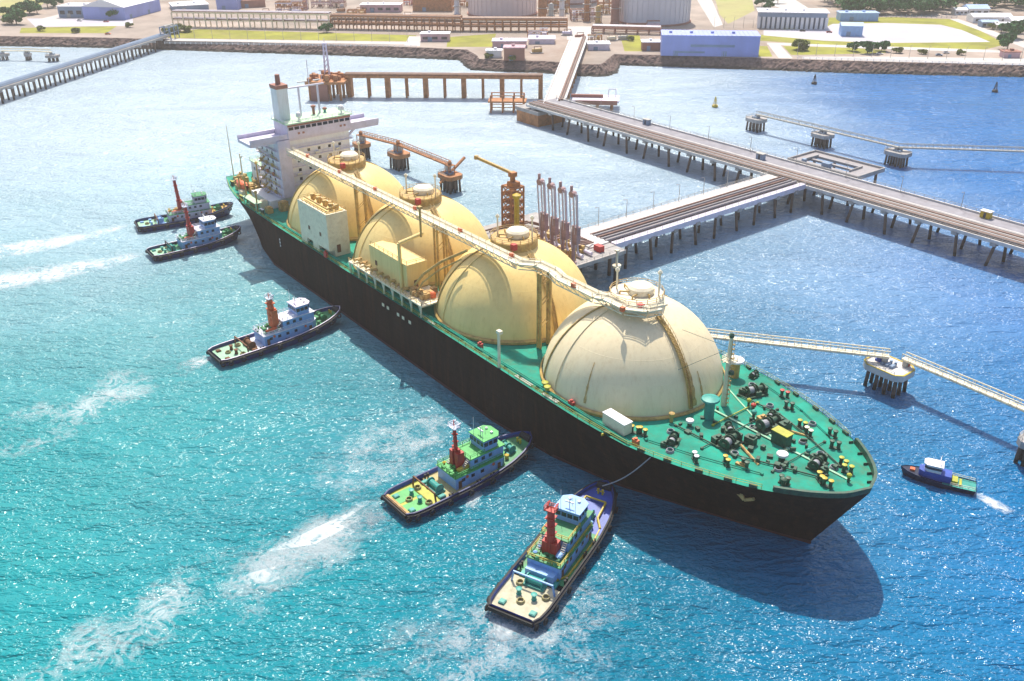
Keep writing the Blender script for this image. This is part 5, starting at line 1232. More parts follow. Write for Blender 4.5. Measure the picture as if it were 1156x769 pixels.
ab = thing("trestle_abutment", "solid rust brown caisson carrying the bend of the main trestle", "abutment", SW(S0 + 2, 173, 0), TH)
q = MB(); q.bx(-9, 9, -8.5, 10, -2, 6.0); q.build("caisson", 'flare_rust', ab); q = MB(); q.bx(-9.6, 9.6, -9, 10.4, 6.0, 7.75); q.build("cap", 'concrete', ab)
wt = thing("jetty_trestle", "rust brown trestle on tall piers leading left from the bend to the far berth", "jetty", (0, 0, 0))
P0, P1 = Vector((-97, 549, 0)), Vector((19, 541, 0)); dd = (P1 - P0).normalized(); nn = Vector((-dd.y, dd.x, 0)); rzw = math.atan2(dd.y, dd.x)
q = MB(); q.box(((P0.x + P1.x) / 2, (P0.y + P1.y) / 2, 12.3), ((P1 - P0).length, 9, 1.4), rzw); q.build("deck", 'flare_rust', wt)
q = MB()
for d in (-3.5, -2, 0, 1.5): q.tube(P0 + nn * d + Vector((0, 0, 13.5)), P1 + nn * d + Vector((0, 0, 13.5)), .5, 8)
q.each("pipeline", 'pipebrown', wt)
q = MB(); q.rail([P0 - nn * 4.4 + Vector((0, 0, 13)), P1 - nn * 4.4 + Vector((0, 0, 13))], 1.1, 4, .06); q.build("railing", 'flare_rust', wt)
for k in range(11):
    p = P0.lerp(P1, .02 + k * .097); q = MB()
    if k % 2: q.tube(p - nn * 2.5 + Vector((0, 0, -2)), p - nn * 2.5 + Vector((0, 0, 11.6)), .6, 8); q.tube(p + nn * 2.5 + Vector((0, 0, -2)), p + nn * 2.5 + Vector((0, 0, 11.6)), .6, 8)
    else: q.box((p.x, p.y, 5), (2.4, 6, 13.2), rzw)
    q.build("pier", 'flare_rust', wt)
fb = thing("far_berth", "rust brown berth platform crowded with pipes behind the ship's bridge", "jetty", (-104, 549, 0), rzw)
q = MB(); q.bx(-14, 9, -13, 9, 9.5, 11); q.build("deck", 'flare_rust', fb)
for x in (-12, -6, 0, 6):
    for y in (-11, -3, 6): q = MB(); q.tube((x, y, -2), (x, y, 9.5), .8, 8); q.build("pile", 'flare_rust', fb)
q = MB()
for k in range(26): q.box((-12 + rnd.random() * 19, -11 + rnd.random() * 18, 12), (1 + rnd.random() * 2, 1 + rnd.random() * 2, 1 + rnd.random() * 4))
q.each("pipe_block", 'flare_rust', fb)
q = MB(); q.bx(-11, -1, -13.2, -11, 0, 9.5); q.build("fender_wall", 'redbrown', fb)
ft = thing("lattice_mast", "slim pale violet mast tower on the far berth behind the ship's bridge", "mast", (-108, 551, 11), rzw)
q = MB()
for sx in (-1.3, 1.3):
    for sy in (-1.3, 1.3): q.beam((sx, sy, 0), (sx * .6, sy * .6, 19), .45, .45)
for k in range(7):
    f = 1.3 - k * .07
    for sg in (-1, 1): q.beam((-f, sg * f, k * 2.7), (f, sg * f, k * 2.7 + 2.7), .25, .25); q.beam((sg * f, -f, k * 2.7), (sg * f, f, k * 2.7 + 2.7), .25, .25)
q.build("lattice", 'lilac', ft); q = MB(); q.box((0, 0, 19.2), (2.6, 2.6, .5)); q.tube((0, 0, 19), (0, 0, 22), .2, 6); q.build("top", 'lilac', ft)
# low platforms either side of the bend
lo = thing("service_platform", "low orange brown open platform on piles left of the trestle bend", "platform", (-1, 509, 0), rzw)
q = MB(); q.bx(-11, 10, -4.5, 4.5, 5.6, 6.4); q.build("deck", 'flare_rust', lo)
for x in (-9.5, -3, 3, 8.5):
    for y in (-3.8, 3.8): q = MB(); q.tube((x, y, -2), (x, y, 9.5 if x < 9 else 6), .45, 8); q.build("pile", 'flare_rust', lo)
q = MB()
for y in (-3.8, 3.8):
    q.beam((-9.5, y, 9.4), (8.5, y, 9.4), .4, .4); q.beam((-9.5, y, 3), (8.5, y, 3), .4, .4)
q.build("brace", 'flare_rust', lo)
ro = thing("service_platform", "low pale lilac platform with brown fenders right of the trestle bend", "platform", (50, 515, 0), rzw - .05)
q = MB(); q.bx(-15, 11, -7, 8, 4.6, 5.6); q.build("deck", 'lilac', ro)
q = MB(); q.bx(-13, 10, -7.5, -7.02, 3.4, 5.8); q.bx(-16, 2, .5, 2.0, 5.62, 7.2); q.each("fender_beam", 'redbrown', ro)
for x in (-9, -1, 7):
    for y in (-5, 5): q = MB(); q.tube((x, y, -2), (x, y, 4.6), .8, 8); q.build("pile", 'flare_rust', ro)
q = MB(); q.beam((5, 3, 5.6), (5, 3, 10), .4, .4); q.beam((9, 3, 5.6), (9, 3, 10), .4, .4); q.beam((5, 3, 10), (9, 3, 10), .4, .4); q.build("gantry", 'lilac', ro)
lp0 = None
for k in range(20):
    if k < 13: loc, lab_ = SW(-30 + k * 24, 185.4, JZ), "thin lamp post on the far kerb of the main trestle"
    else: loc, lab_ = SW(116.2, 72 + (k - 13) * 13.5, JZ), "thin lamp post along the branch trestle road"
    if lp0 is None:
        lp0 = thing("lamp_post", lab_, "lamp post", loc, TH, "lamp posts on the jetty")
        q = MB(); q.tube((0, 0, 0), (0, 0, 6.5), .13, 6, .09); q.build("pole", 'steel', lp0); q = MB(); q.beam((0, 0, 6.5), (0, -1.2, 6.7), .1, .1); q.box((0, -1.4, 6.7), (.3, .6, .16)); q.build("lamp_head", 'pipegrey', lp0)
    else: copy_thing(lp0, loc, TH, lab_)
# sheds and lamp gantries standing on the trestle
for s, l, lab in ((28, 184.2, "small grey kiosk on the far kerb of the main trestle"), (100, 180, "small grey kiosk at the trestle crossing"), (196, 184, "small yellow and white kiosk on the main trestle near the right edge")):
    o = berth("kiosk", lab, "kiosk", s, l, JZ); q = MB(); q.box((0, 0, 1.2), (3.4, 2.2, 2.4)); q.build("wall", 'greyblue' if s < 150 else 'yellow', o); q = MB(); q.box((0, 0, 2.5), (3.9, 2.7, .2)); q.build("roof", 'steel' if s < 150 else 'white', o)
    q = MB(); q.box((0, -1.12, 1.1), (.9, .06, 1.9)); q.each("door", 'window', o)

# left hand jetty
lj = thing("jetty_trestle", "blue grey trestle running from the left shore to the left edge on close set piles", "jetty", (0, 0, 0))
P0, P1 = Vector((-262, 722, 0)), Vector((-306, 505, 0)); dd = (P1 - P0).normalized(); nn = Vector((-dd.y, dd.x, 0)); rzl = math.atan2(dd.y, dd.x); LL = (P1 - P0).length
q = MB(); c = (P0 + P1) / 2; q.box((c.x, c.y, 8.3), (LL, 9, 1.3), rzl); q.build("deck", 'concrete', lj)
q = MB()
for d, r_ in ((-3.2, .5), (-1.8, .45), (.2, .5), (3, .4)): q.tube(P0 + nn * d + Vector((0, 0, 9.5)), P1 + nn * d + Vector((0, 0, 9.5)), r_, 8)
q.each("pipeline", 'greyblue', lj)
for k in range(21):
    p = P0 + dd * (12 + k * 9.8)
    q = MB(); q.box((p.x, p.y, 7.1), (1.8, 9.4, 1.0), rzl); q.build("pile_cap", 'concrete', lj)
    for d in (-3.6, 0, 3.6): q = MB(); a = p + nn * d; q.tube((a.x, a.y, -2), (a.x, a.y, 6.7), .6, 8); q.build("pile", 'pile', lj)
o = thing("pipe_gantry", "pale grey pipe gantry at the shore end of the left jetty", "gantry", (-258, 722, TOPZ), rzl)
q = MB()
for x in (-6, 0, 6):
    for y in (-4, 4): q.beam((x, y, 0), (x, y, 9), .6, .6)
    q.beam((x, -4, 9), (x, 4, 9), .5, .5)
for y in (-4, 4): q.beam((-6, y, 9), (6, y, 9), .5, .5); q.beam((-6, y, 5), (6, y, 5), .4, .4)
q.build("frame", 'greyblue', o); q = MB(); q.tube((-6, 0, 9.6), (6, 0, 9.6), .6, 8); q.build("pipeline", 'steel', o)
ld = []
for px, py, lab in ((2, 60.5, "dark dolphin at the left edge far behind the left jetty"), (31, 60.5, "slim dark dolphin between the two wide ones behind the left jetty"), (59, 62, "dark dolphin closest to the left jetty at its shore side")):
    p = at(px, py, 4.5); o = thing("mooring_dolphin", lab, "mooring dolphin", (p.x, p.y, 0), .1, "mooring dolphins on piles"); dolphin_mesh(o, 9 if px != 31 else 4, 6, 4.5, (3, 2)); ld.append(p)
walkway(dz(ld[0], 6.5), dz(ld[1], 6.5), "pale walkway from the left edge to the slim dolphin behind the left jetty", 'creamwhite'); walkway(dz(ld[1], 6.5), dz(ld[2], 6.5), "pale walkway from the slim dolphin toward the left jetty", 'creamwhite')

# buoys
def buoy(px, py, label, m):
    p = at(px, py, 0); o = thing("buoy", label, "buoy", (p.x, p.y, 0), 0)
    q = MB(); q.lathe([(1.0, -.5), (1.7, .2), (1.7, 1.1), (1.2, 1.4)], (0, 0, 0), 14); q.build("float", m, o, smooth=True)
    q = MB()
    for k in range(4): a = k * math.pi / 2; q.tube((1.1 * math.cos(a), 1.1 * math.sin(a), 1.3), (.35 * math.cos(a), .35 * math.sin(a), 5.0), .16, 6)
    q.lathe([(.7, 3.4), (.7, 3.6)], (0, 0, 0), 8); q.build("tower", m, o)
    q = MB(); q.lathe([(.4, 5.0), (.4, 5.7), (.05, 6.0)], (0, 0, 0), 8); q.build("lantern", m, o)
buoy(807, 121, "yellow lattice buoy afloat between the main trestle and the blue shed", 'yellow')
buoy(919, 95, "dark buoy afloat close to the shore left of centre in the right hand water", 'black')
buoy(1123, 104, "dark buoy afloat close to the shore near the right edge", 'black')

# ------------------------------------------------------------------ buildings ashore
def building(name, label, cat, xl, xr, yb, hm, dm, wall, roof, yb2=None, flat=True, wins=0, over=.6, group=None, cols=0, band=None):
    a = at(xl, yb, TOPZ); c = at(xr, yb2 if yb2 is not None else yb, TOPZ); d = c - a; L = d.length
    o = thing(name, label, cat, (a.x, a.y, TOPZ), math.atan2(d.y, d.x), group)
    if cols:
        q = MB(); q.bx(0, L, 3.0, dm, 0, hm * .72); q.build("wall", wall, o)
        q = MB(); q.bx(0, L, 0, dm, hm * .72, hm); q.build("fascia", band or wall, o)
        for k in range(cols + 1):
            q = MB(); x = L * k / cols; q.bx(x - 1.1, x + 1.1, 0, 2.2, 0, hm * .72); q.build("column", 'white', o)
    else:
        q = MB(); q.bx(0, L, 0, dm, 0, hm); w_ = q.build("wall", wall, o)
        if wins:
            for k in range(wins):
                x = L * (k + .5) / wins; q = MB(); q.bx(x - L / wins * .3, x + L / wins * .3, -.12, -.02, hm * .3, hm * .65); q.build("window", 'window', w_)
    q = MB()
    if flat: q.bx(-over, L + over, -over, dm + over, hm, hm + .5)
    else:
        r_ = [[(-over, -over, hm), (L + over, -over, hm)], [(-over, dm / 2, hm + dm * .16), (L + over, dm / 2, hm + dm * .16)], [(-over, dm + over, hm), (L + over, dm + over, hm)]]
        q.grid(r_); q.add([(-over, -over, hm), (-over, dm / 2, hm + dm * .16), (-over, dm + over, hm)], [(0, 1, 2)]); q.add([(L + over, -over, hm), (L + over, dm / 2, hm + dm * .16), (L + over, dm + over, hm)], [(2, 1, 0)])
    if flat:
        for k in range(int(L / 3)): q.bx(k * 3 + 1, k * 3 + 1.35, -over, dm + over, hm + .5, hm + .68)
        for k in range(max(1, int(L / 14))): q.bx(k * 14 + 5, k * 14 + 7, dm * .4, dm * .4 + 2, hm + .68, hm + 1.8)
    q.build("roof", roof, o)
    if not cols and L > 7:
        for k in range(max(1, int(L / 22))):
            x = L * (k + .25) / max(1, int(L / 22)); q = MB(); q.bx(x, x + min(3.2, L * .2), -.13, -.02, 0, min(3.4, hm * .6)); q.build("door", 'greyblue' if wall != 'greyblue' else 'steel', o)
    return o, L
building("office_building", "grey blue two storey building with pale roof near the top left corner", "building", 67, 104, 20, 9, 22, 'greyblue', 'roofwhite', wins=4)
building("annex_building", "blue flat box building right of the grey blue office at top left", "building", 104, 125, 16.5, 9, 26, 'violet', 'roofblue', wins=2)
building("warehouse", "long pale blue gabled warehouse standing diagonally at the top left", "warehouse", 142, 182, 22.5, 10, 40, 'violet', 'roofwhite', yb2=12, flat=False)
building("open_shed", "long white roofed shed behind the pipe rack at upper left", "shed", 196, 236, 13, 4, 30, 'greyblue', 'roofwhite', yb2=10.5)
building("process_building", "violet blue block behind the left pipe rack", "building", 245, 269, 11, 12, 25, 'violet', 'violet')
building("process_building", "red brown flat shed beside the violet blue block behind the left pipe rack", "shed", 269, 300, 9.5, 6, 25, 'redbrown', 'redbrown', yb2=8)
building("control_room", "long white roofed building with reddish wall behind the rusty pipe rack", "building", 407, 452, 14, 6, 14, 'pinkwall', 'roofwhite', wins=5)
building("process_building", "orange brown process block left of the pale storage tank", "building", 466, 510, 13, 11, 24, 'flare_rust', 'redbrown')
building("guard_house", "small pink walled white roofed house on the shore lawn", "building", 475, 507, 47, 5.2, 9, 'pinkwall', 'roofwhite', wins=3)
building("hut", "little white hut on the headland left of the road bridge", "hut", 549, 566, 65.5, 4.5, 6, 'white', 'roofwhite')
building("pump_house", "square reddish block on the headland left of the road bridge", "building", 569, 592, 68.5, 8, 10, 'redbrown', 'pinkwall')
building("canteen_building", "pale lilac roofed building behind the reddish headland block", "building", 556, 594, 54, 4.2, 12, 'pinkwall', 'lilac')
building("canopy_shed", "sloping lilac roofed shed just left of the shore road", "shed", 597, 626, 50, 3.2, 16, 'lilac', 'lilac')
building("machinery_shed", "white and lilac block right of the shore road", "shed", 664, 688, 57, 4, 12, 'lilac', 'roofwhite')
building("brick_shed", "small reddish shed with bright white roof beside the long blue shed", "shed", 725, 745, 57.5, 5.5, 11, 'redbrown', 'roofwhite')
bl, Lb = building("blue_shed", "very long blue violet corrugated shed on the waterfront below the storage tank", "shed", 746, 856, 63, 13, 22, 'violet', 'violet', yb2=64.5, over=.3)
q = MB()
for k in range(46): q.bx(Lb * k / 46, Lb * k / 46 + .5, -.14, -.02, .3, 12.8)
q.build("cladding_rib", 'violet', bl)
q = MB(); q.bx(Lb * .3, Lb * .75, -.22, -.15, 6, 7.6); q.bx(Lb * .15, Lb * .45, -.22, -.15, 2, 3.2); q.build("louvre_band", 'greyblue', bl)
building("workshop", "long white roofed workshop with white columns and dark openings", "building", 856, 932, 32, 12, 20, 'greyblue', 'roofwhite', yb2=33.5, cols=14, band='greyblue', over=1.5)
building("curved_shed", "small blue shed with rounded roof on the edge of the paved yard", "shed", 949, 973, 41, 7.5, 12, 'lightblue', 'roofblue', yb2=41.5, flat=False)
building("low_shed", "long low light blue shed under the dense trees at top right", "shed", 948, 991, 24, 6, 12, 'lightblue', 'roofblue')
hp = [("blue roofed house nearest the wood at the upper right", 1093, 1116, 17, 5, 16, 'white', 'roofblue'), ("broad white roofed house among the buildings at the upper right", 1098, 1142, 26, 4.5, 14, 'white', 'roofwhite'), ("dark blue walled house below the broad white roof at upper right", 1108, 1126, 31, 4, 8, 'greyblue', 'roofblue'), ("pale roofed house cut by the right edge", 1141, 1175, 31, 5, 14, 'white', 'roofwhite'), ("small cream house beside the trees at the upper right", 1124, 1140, 34, 4, 9, 'creamwhite', 'roofwhite'), ("little white gabled house at the top end of the diagonal road", 1078, 1092, 17, 4, 10, 'white', 'roofwhite')]
for lab, xl, xr, yb, hm, dm, wa, ro_ in hp: building("house", lab, "house", xl, xr, yb, hm, dm, wa, ro_, flat=False, wins=3, group="houses at the upper right")
building("site_hut", "pink and red site hut with trees behind it near the right edge of the promenade", "hut", 1133, 1151, 65.5, 3.6, 7, 'pinkwall', 'redbrown')
# storage tanks
def stank(px0, px1, yb, h, m, label):
    a = at(px0, yb, TOPZ); c = at(px1, yb, TOPZ); r = (c - a).length / 2; p = (a + c) / 2 + Vector((0, r * .9, 0))
    o = thing("storage_tank", label, "storage tank", (p.x, p.y, TOPZ), 0, "storage tanks ashore")
    q = MB(); q.lathe([(r, 0), (r, h)], (0, 0, 0), 64, cap=False); sh = q.build("shell", m, o, smooth=True)
    q = MB(); q.lathe([(r + .3, h)] + [(r * math.cos(t) + .01, h + r * .28 * math.sin(t)) for t in [k * math.pi / 2 / 8 for k in range(9)]], (0, 0, 0), 64, cap=False); q.build("roof", m, o, smooth=True)
    q = MB()
    for k in range(40): t = 2 * math.pi * k / 40; q.beam(((r + .2) * math.cos(t), (r + .2) * math.sin(t), 0), ((r + .2) * math.cos(t), (r + .2) * math.sin(t), h), .5, .35)
    q.build("stiffener", m, sh); q = MB(); q.lathe([(r + 1.5, 0), (r + 1.5, 1.2), (r, 1.3)], (0, 0, 0), 64, cap=False); q.build("base_ring", 'redbrown', o)
stank(702, 784, 29.5, 40, 'tankwhite', "huge pale blue white storage tank right of the shore road")
stank(528, 606, 20.5, 40, 'tankpink', "huge pale pink storage tank left of the shore road")
stank(612, 676, 5, 38, 'tankpink', "farther pale storage tank seen between the two big ones")
# pipe racks
def pipe_rack(px0, y0, px1, y1, h, label, m, pm, tiers=2, step=9, w_=9):
    a = at(px0, y0, TOPZ); c = at(px1, y1, TOPZ); d = c - a; L = d.length; n = int(L / step)
    o = thing("pipe_rack", label, "pipe rack", (a.x, a.y, TOPZ), math.atan2(d.y, d.x), "pipe racks along the shore")
    for k in range(n + 1):
        x = L * k / n; q = MB()
        for y in (0, w_): q.beam((x, y, 0), (x, y, h), .8, .8)
        for t in range(tiers): z = h * (t + 1) / tiers; q.beam((x, 0, z), (x, w_, z), .7, .7)
        q.build("portal_frame", m, o)
    q = MB()
    for y in (0, w_): q.beam((0, y, h), (L, y, h), .6, .9); q.beam((0, y, h * .5), (L, y, h * .5), .5, .6)
    q.build("long_beam", m, o)
    for t in range(tiers):
        for k in range(5):
            q = MB(); y = 1 + k * (w_ - 2) / 4; z = h * (t + 1) / tiers + .8; q.tube((0, y, z), (L, y, z), .45 + .15 * (k % 3), 8); q.build("pipeline", pm[k % len(pm)], o)
    return o, L, n
pipe_rack(196, 31, 372, 34, 11.5, "cream columned pipe rack along the shore at upper left", 'creamwhite', ('pipebrown', 'lilac', 'pipegrey'))
pipe_rack(374, 33.5, 520, 36, 10, "rust brown pipe rack between the two lawns near the shore", 'flare_rust', ('pipebrown', 'flare_rust', 'pipebrown'), 3, 6)
pipe_rack(522, 36, 640, 36.5, 9, "rust brown pipe rack at the foot of the pale pink tank", 'flare_rust', ('pipebrown', 'flare_rust', 'pipegrey'), 3, 6)
pipe_rack(668, 38, 745, 40, 4.5, "low reddish pipe rack at the foot of the pale blue white tank", 'redbrown', ('pipebrown', 'lilac', 'pipegrey'), 1, 8)
# process columns and stacks
cols = [(612, 24, 26, 'flare_rust', "rust brown process column just right of the pale pink tank"), (622, 26, 14, 'steel', "grey process column between the tanks, shorter of the pair there"), (634, 22, 20, 'white', "white process column behind the shore road"), (662, 24, 18, 'flare_rust', "short rust brown process column right of the shore road"), (694, 27, 30, 'redbrown', "tall red brown process column touching the pale blue white tank"), (516, 16, 16, 'tankwhite', "pale process column left of the pale pink tank"), (485, 12, 14, 'orange', "orange process column above the orange brown block"), (345, 10, 12, 'pinkwall', "dull pink process column above the left pipe rack"), (675, 26, 12, 'ochre', "small ochre process column between road and pale tank")]
for px, py, h, m, lab in cols:
    p = at(px, py, TOPZ); o = thing("process_column", lab, "process column", (p.x, p.y, TOPZ)); r = 2.2 if h < 25 else 3.4
    q = MB(); q.lathe([(r * 1.2, 0), (r, 2), (r, h), (r * .6, h + r * .6), (.1, h + r * .8)], (0, 0, 0), 16, cap=False); q.build("shell", m, o, smooth=True)
    q = MB()
    for z in (h * .4, h * .75): q.lathe([(r + .1, z), (r + 1.4, z), (r + 1.4, z + .25), (r + .1, z + .3)], (0, 0, 0), 16, cap=False)
    q.build("platform", 'steel', o); q = MB(); q.tube((r + .7, 0, 0), (r + .7, 0, h), .3, 6); q.build("downcomer", 'pipebrown', o)
def module(px, py, nx, ny, nz, m, m2, label):
    p = at(px, py, TOPZ); o = thing("process_module", label, "process module", (p.x, p.y, TOPZ), rnd.uniform(-.06, .06), "process modules ashore")
    g_ = 5.0; q = MB()
    for i in range(nx + 1):
        for j in range(ny + 1): q.beam((i * g_, j * g_, 0), (i * g_, j * g_, nz * 4.2), .5, .5)
        for k in range(nz): q.beam((i * g_, 0, k * 4.2 + 4.2), (i * g_, ny * g_, k * 4.2 + 4.2), .4, .5)
    for k in range(nz):
        for j in range(ny + 1): q.beam((0, j * g_, k * 4.2 + 4.2), (nx * g_, j * g_, k * 4.2 + 4.2), .4, .5)
        for i in range(nx):
            if rnd.random() < .5: q.beam((i * g_, 0, k * 4.2), (i * g_ + g_, 0, k * 4.2 + 4.2), .3, .3)
    q.build("frame", m, o)
    for k in range(nz):
        for i in range(nx):
            if rnd.random() < .75:
                q = MB(); z = k * 4.2 + 1.8; x = i * g_ + 2.5
                if rnd.random() < .5: q.tube((x - 1.7, 2.4, z), (x + 1.7, 2.4, z), 1.3, 12)
                else: q.lathe([(1.2, -1.6), (1.2, 1.2), (.5, 1.9)], (x, 2.4, z), 12)
                q.build("vessel", m2[(i + k) % len(m2)], o, smooth=True)
    for k in range(4):
        q = MB(); z = 1.5 + rnd.random() * nz * 4; y = -.6 - .5 * k; q.path([(0, y, z), (nx * g_ * .6, y, z), (nx * g_ * .6, y, z + 2), (nx * g_, y, z + 2)], .3, 6); q.build("pipe", m2[k % len(m2)], o)
for args in ((312, 14, 5, 2, 2, 'flare_rust', ('lilac', 'flare_rust', 'pipegrey'), "open rusty process frame behind the left pipe rack, right of its middle"),
             (352, 9, 6, 2, 2, 'redbrown', ('pinkwall', 'pipebrown', 'white'), "red brown process frame at the top edge left of the white roofed control building"),
             (392, 18, 3, 2, 1, 'flare_rust', ('ochre', 'flare_rust'), "low rusty process frame below the white roofed control building"),
             (512, 8, 3, 2, 3, 'flare_rust', ('white', 'flare_rust', 'ochre'), "tall rusty process frame left of the pale pink tank"),
             (456, 6, 2, 2, 2, 'orange', ('white', 'pinkwall'), "orange process frame at the top edge beside the orange brown block"),
             (617, 15, 4, 2, 3, 'flare_rust', ('ochre', 'steel', 'redbrown'), "rusty process frame between the pale pink tank and the white column"),
             (645, 24, 4, 2, 2, 'redbrown', ('white', 'lilac', 'pipebrown'), "red brown process frame behind the top of the shore road"),
             (675, 16, 4, 2, 4, 'flare_rust', ('steel', 'ochre', 'white'), "tall rusty process frame just left of the pale blue white tank"),
             (540, 31, 4, 1, 1, 'ochre', ('flare_rust', 'lilac'), "low ochre process frame at the foot of the pale pink tank"),
             (596, 42, 3, 1, 1, 'flare_rust', ('lilac', 'white'), "low rusty process frame behind the sloping lilac shed"),
             (708, 34, 5, 1, 1, 'redbrown', ('lilac', 'pipebrown'), "low red brown process frame at the foot of the pale blue white tank"),
             (664, 47, 2, 1, 1, 'flare_rust', ('white', 'ochre'), "small rusty process frame right beside the shore road")):
    module(*args)
# low process skids scattered in the plant
k = 0
for px, py, m, lab in ((300, 16, 'flare_rust', "rusty pump skid behind the left pipe rack near its middle"), (335, 15, 'lilac', "lilac pump skid behind the left pipe rack"), (385, 14, 'flare_rust', "rusty pump skid left of the long white roofed control building"), (460, 20, 'white', "white pump skid between rack and orange block"), (640, 40, 'lilac', "lilac equipment skid on the road head"), (654, 44, 'redbrown', "red brown equipment skid right of the road head"), (690, 46, 'creamwhite', "cream equipment skid left of the small reddish shed"), (606, 60, 'ochre', "ochre equipment skid on the headland beside the road"), (580, 62, 'white', "white equipment skid in front of the headland block"), (703, 45, 'steel', "grey equipment skid below the storage tank")):
    p = at(px, py, TOPZ); o = thing("equipment_skid", lab, "skid", (p.x, p.y, TOPZ), rnd.uniform(-.2, .2)); q = MB(); q.box((0, 0, .3), (9, 5, .6)); q.build("base", 'concrete', o)
    q = MB(); q.tube((-3.5, -.8, 2.0), (2.5, -.8, 2.0), 1.2, 12); q.box((3, 1, 1.8), (1.8, 2.2, 2.6)); q.tube((-3, 1.5, 1.4), (2, 1.5, 1.4), .7, 10); q.build("vessel", m, o, smooth=False); q = MB(); q.path([(-2, -.8, 3), (-2, -.8, 4.6), (3, -.8, 4.6), (3, 1, 3)], .25, 6); q.build("pipe", 'pipebrown', o)
# shore side details
def fence(px0, y0, px1, y1, label, m='white', h=1.6):
    a = at(px0, y0, TOPZ); c = at(px1, y1, TOPZ); d = c - a; L = d.length; o = thing("fence", label, "fence", (a.x, a.y, TOPZ), math.atan2(d.y, d.x)); q = MB(); n = int(L / 4)
    for k in range(n + 1): q.box((L * k / n, 0, h / 2), (.25, .25, h))
    q.build("post", m, o); q = MB()
    for z in (.5, 1.0, 1.5): q.beam((0, 0, z), (L, 0, z), .1, .12)
    q.build("rail", m, o)
fence(186, 49.6, 470, 53.5, "pale fence along the shore path at upper left"); fence(900, 66.8, 1300, 79, "pale fence along the right hand promenade"); fence(1000, 20, 1080, 20.5, "dark fence between the paved yard and the wood", 'greyblue', 3)
# cars in the yards
car_lab = []
def car(px, py, m, label, rz):
    p = at(px, py, TOPZ + .01); o = thing("parked_car", label, "car", (p.x, p.y, TOPZ + .015), rz, "cars parked ashore")
    q = MB(); q.add([(-2.2, -.9, .35), (2.2, -.9, .35), (2.2, .9, .35), (-2.2, .9, .35), (-2.2, -.9, .95), (2.1, -.85, .85), (2.1, .85, .85), (-2.2, .9, .95)], [(3, 2, 1, 0), (4, 5, 6, 7), (0, 1, 5, 4), (1, 2, 6, 5), (2, 3, 7, 6), (3, 0, 4, 7)]); q.build("body", m, o)
    q = MB(); q.add([(-1.7, -.8, .95), (1.1, -.8, .92), (1.1, .8, .92), (-1.7, .8, .95), (-1.2, -.68, 1.5), (.4, -.68, 1.5), (.4, .68, 1.5), (-1.2, .68, 1.5)], [(4, 5, 6, 7), (0, 1, 5, 4), (1, 2, 6, 5), (2, 3, 7, 6), (3, 0, 4, 7)]); q.build("cabin", 'window', o)
    for x in (-1.35, 1.35):
        for y in (-.85, .85): q = MB(); q.tube((x, y - .1, .33), (x, y + .1, .33), .33, 10); q.build("wheel", 'black', o)
for px, py, m, lab in ((993, 61.5, 'white', "white car parked on the promenade below the shrubs"), (1060, 63, 'greyblue', "grey blue car on the promenade"), (906, 35.5, 'black', "black car beside the workshop columns"), (936, 37, 'red', "red car right of the workshop"), (1068, 60.5, 'white', "white car on the promenade near the right edge"), (90, 24, 'white', "white car in front of the grey blue office"), (120, 25, 'red', "red car in front of the blue annex"), (84, 36, 'lightblue', "light blue car near the left seawall lawn"), (122, 39, 'orange', "orange car by the seawall at left"), (650, 52, 'white', "white car on the shore road"), (928, 24.5, 'black', "black car behind the workshop roof end")):
    car(px, py, m, lab, rnd.uniform(-.3, .3))

lamp0 = None
for k in range(34):
    if k < 14: px, py = 200 + k * 20, 43.2 + k * .32
    elif k < 28: px, py = 900 + (k - 14) * 21, 62.5 + (k - 14) * .55
    else: px, py = 806 + (k - 28) * 11, 31.5
    p = at(px, py, TOPZ); lab_ = ("slim lamp post along the left shore path" if k < 14 else "slim lamp post along the right hand promenade") if k < 28 else "slim lamp post beside the paved yard road"
    if lamp0 is None:
        lamp0 = thing("lamp_post", lab_, "lamp post", (p.x, p.y, TOPZ), 0, "lamp posts along the shore roads")
        q = MB(); q.tube((0, 0, 0), (0, 0, 8), .18, 6, .1); q.build("pole", 'steel', lamp0); q = MB(); q.beam((0, 0, 8), (0, -1.6, 8.3), .12, .12); q.box((0, -1.8, 8.3), (.35, .8, .2)); q.build("lamp_head", 'pipegrey', lamp0)
    else: copy_thing(lamp0, (p.x, p.y, TOPZ), 0, lab_)
# ------------------------------------------------------------------ trees
def crown_mesh(seed, n, rx, ry, rz, size):
    r = random.Random(seed); q = MB(); lobes = []
    for k in range(7): lobes.append((r.uniform(-.75, .75) * rx, r.uniform(-.75, .75) * ry, r.uniform(-.5, .6) * rz, r.uniform(.28, .55)))
    for k in range(n):
        L = lobes[r.randrange(len(lobes))]
        while True:
            u = Vector((r.uniform(-1, 1), r.uniform(-1, 1), r.uniform(-1, 1)))
            if .35 < u.length < 1: break
        p = Vector((L[0] + u.x * rx * L[3], L[1] + u.y * ry * L[3], L[2] + u.z * rz * L[3])); s = size * r.uniform(.6, 1.4)
        a = Vector((r.gauss(0, 1), r.gauss(0, 1), r.gauss(0, 1))).normalized(); b_ = a.orthogonal().normalized() * s; c = a.cross(b_).normalized() * s * r.uniform(.5, 1)
        q.add([p - b_ - c * .4, p + c, p + b_ - c * .3, p - c * .8], [(0, 1, 2, 3)])
    return q
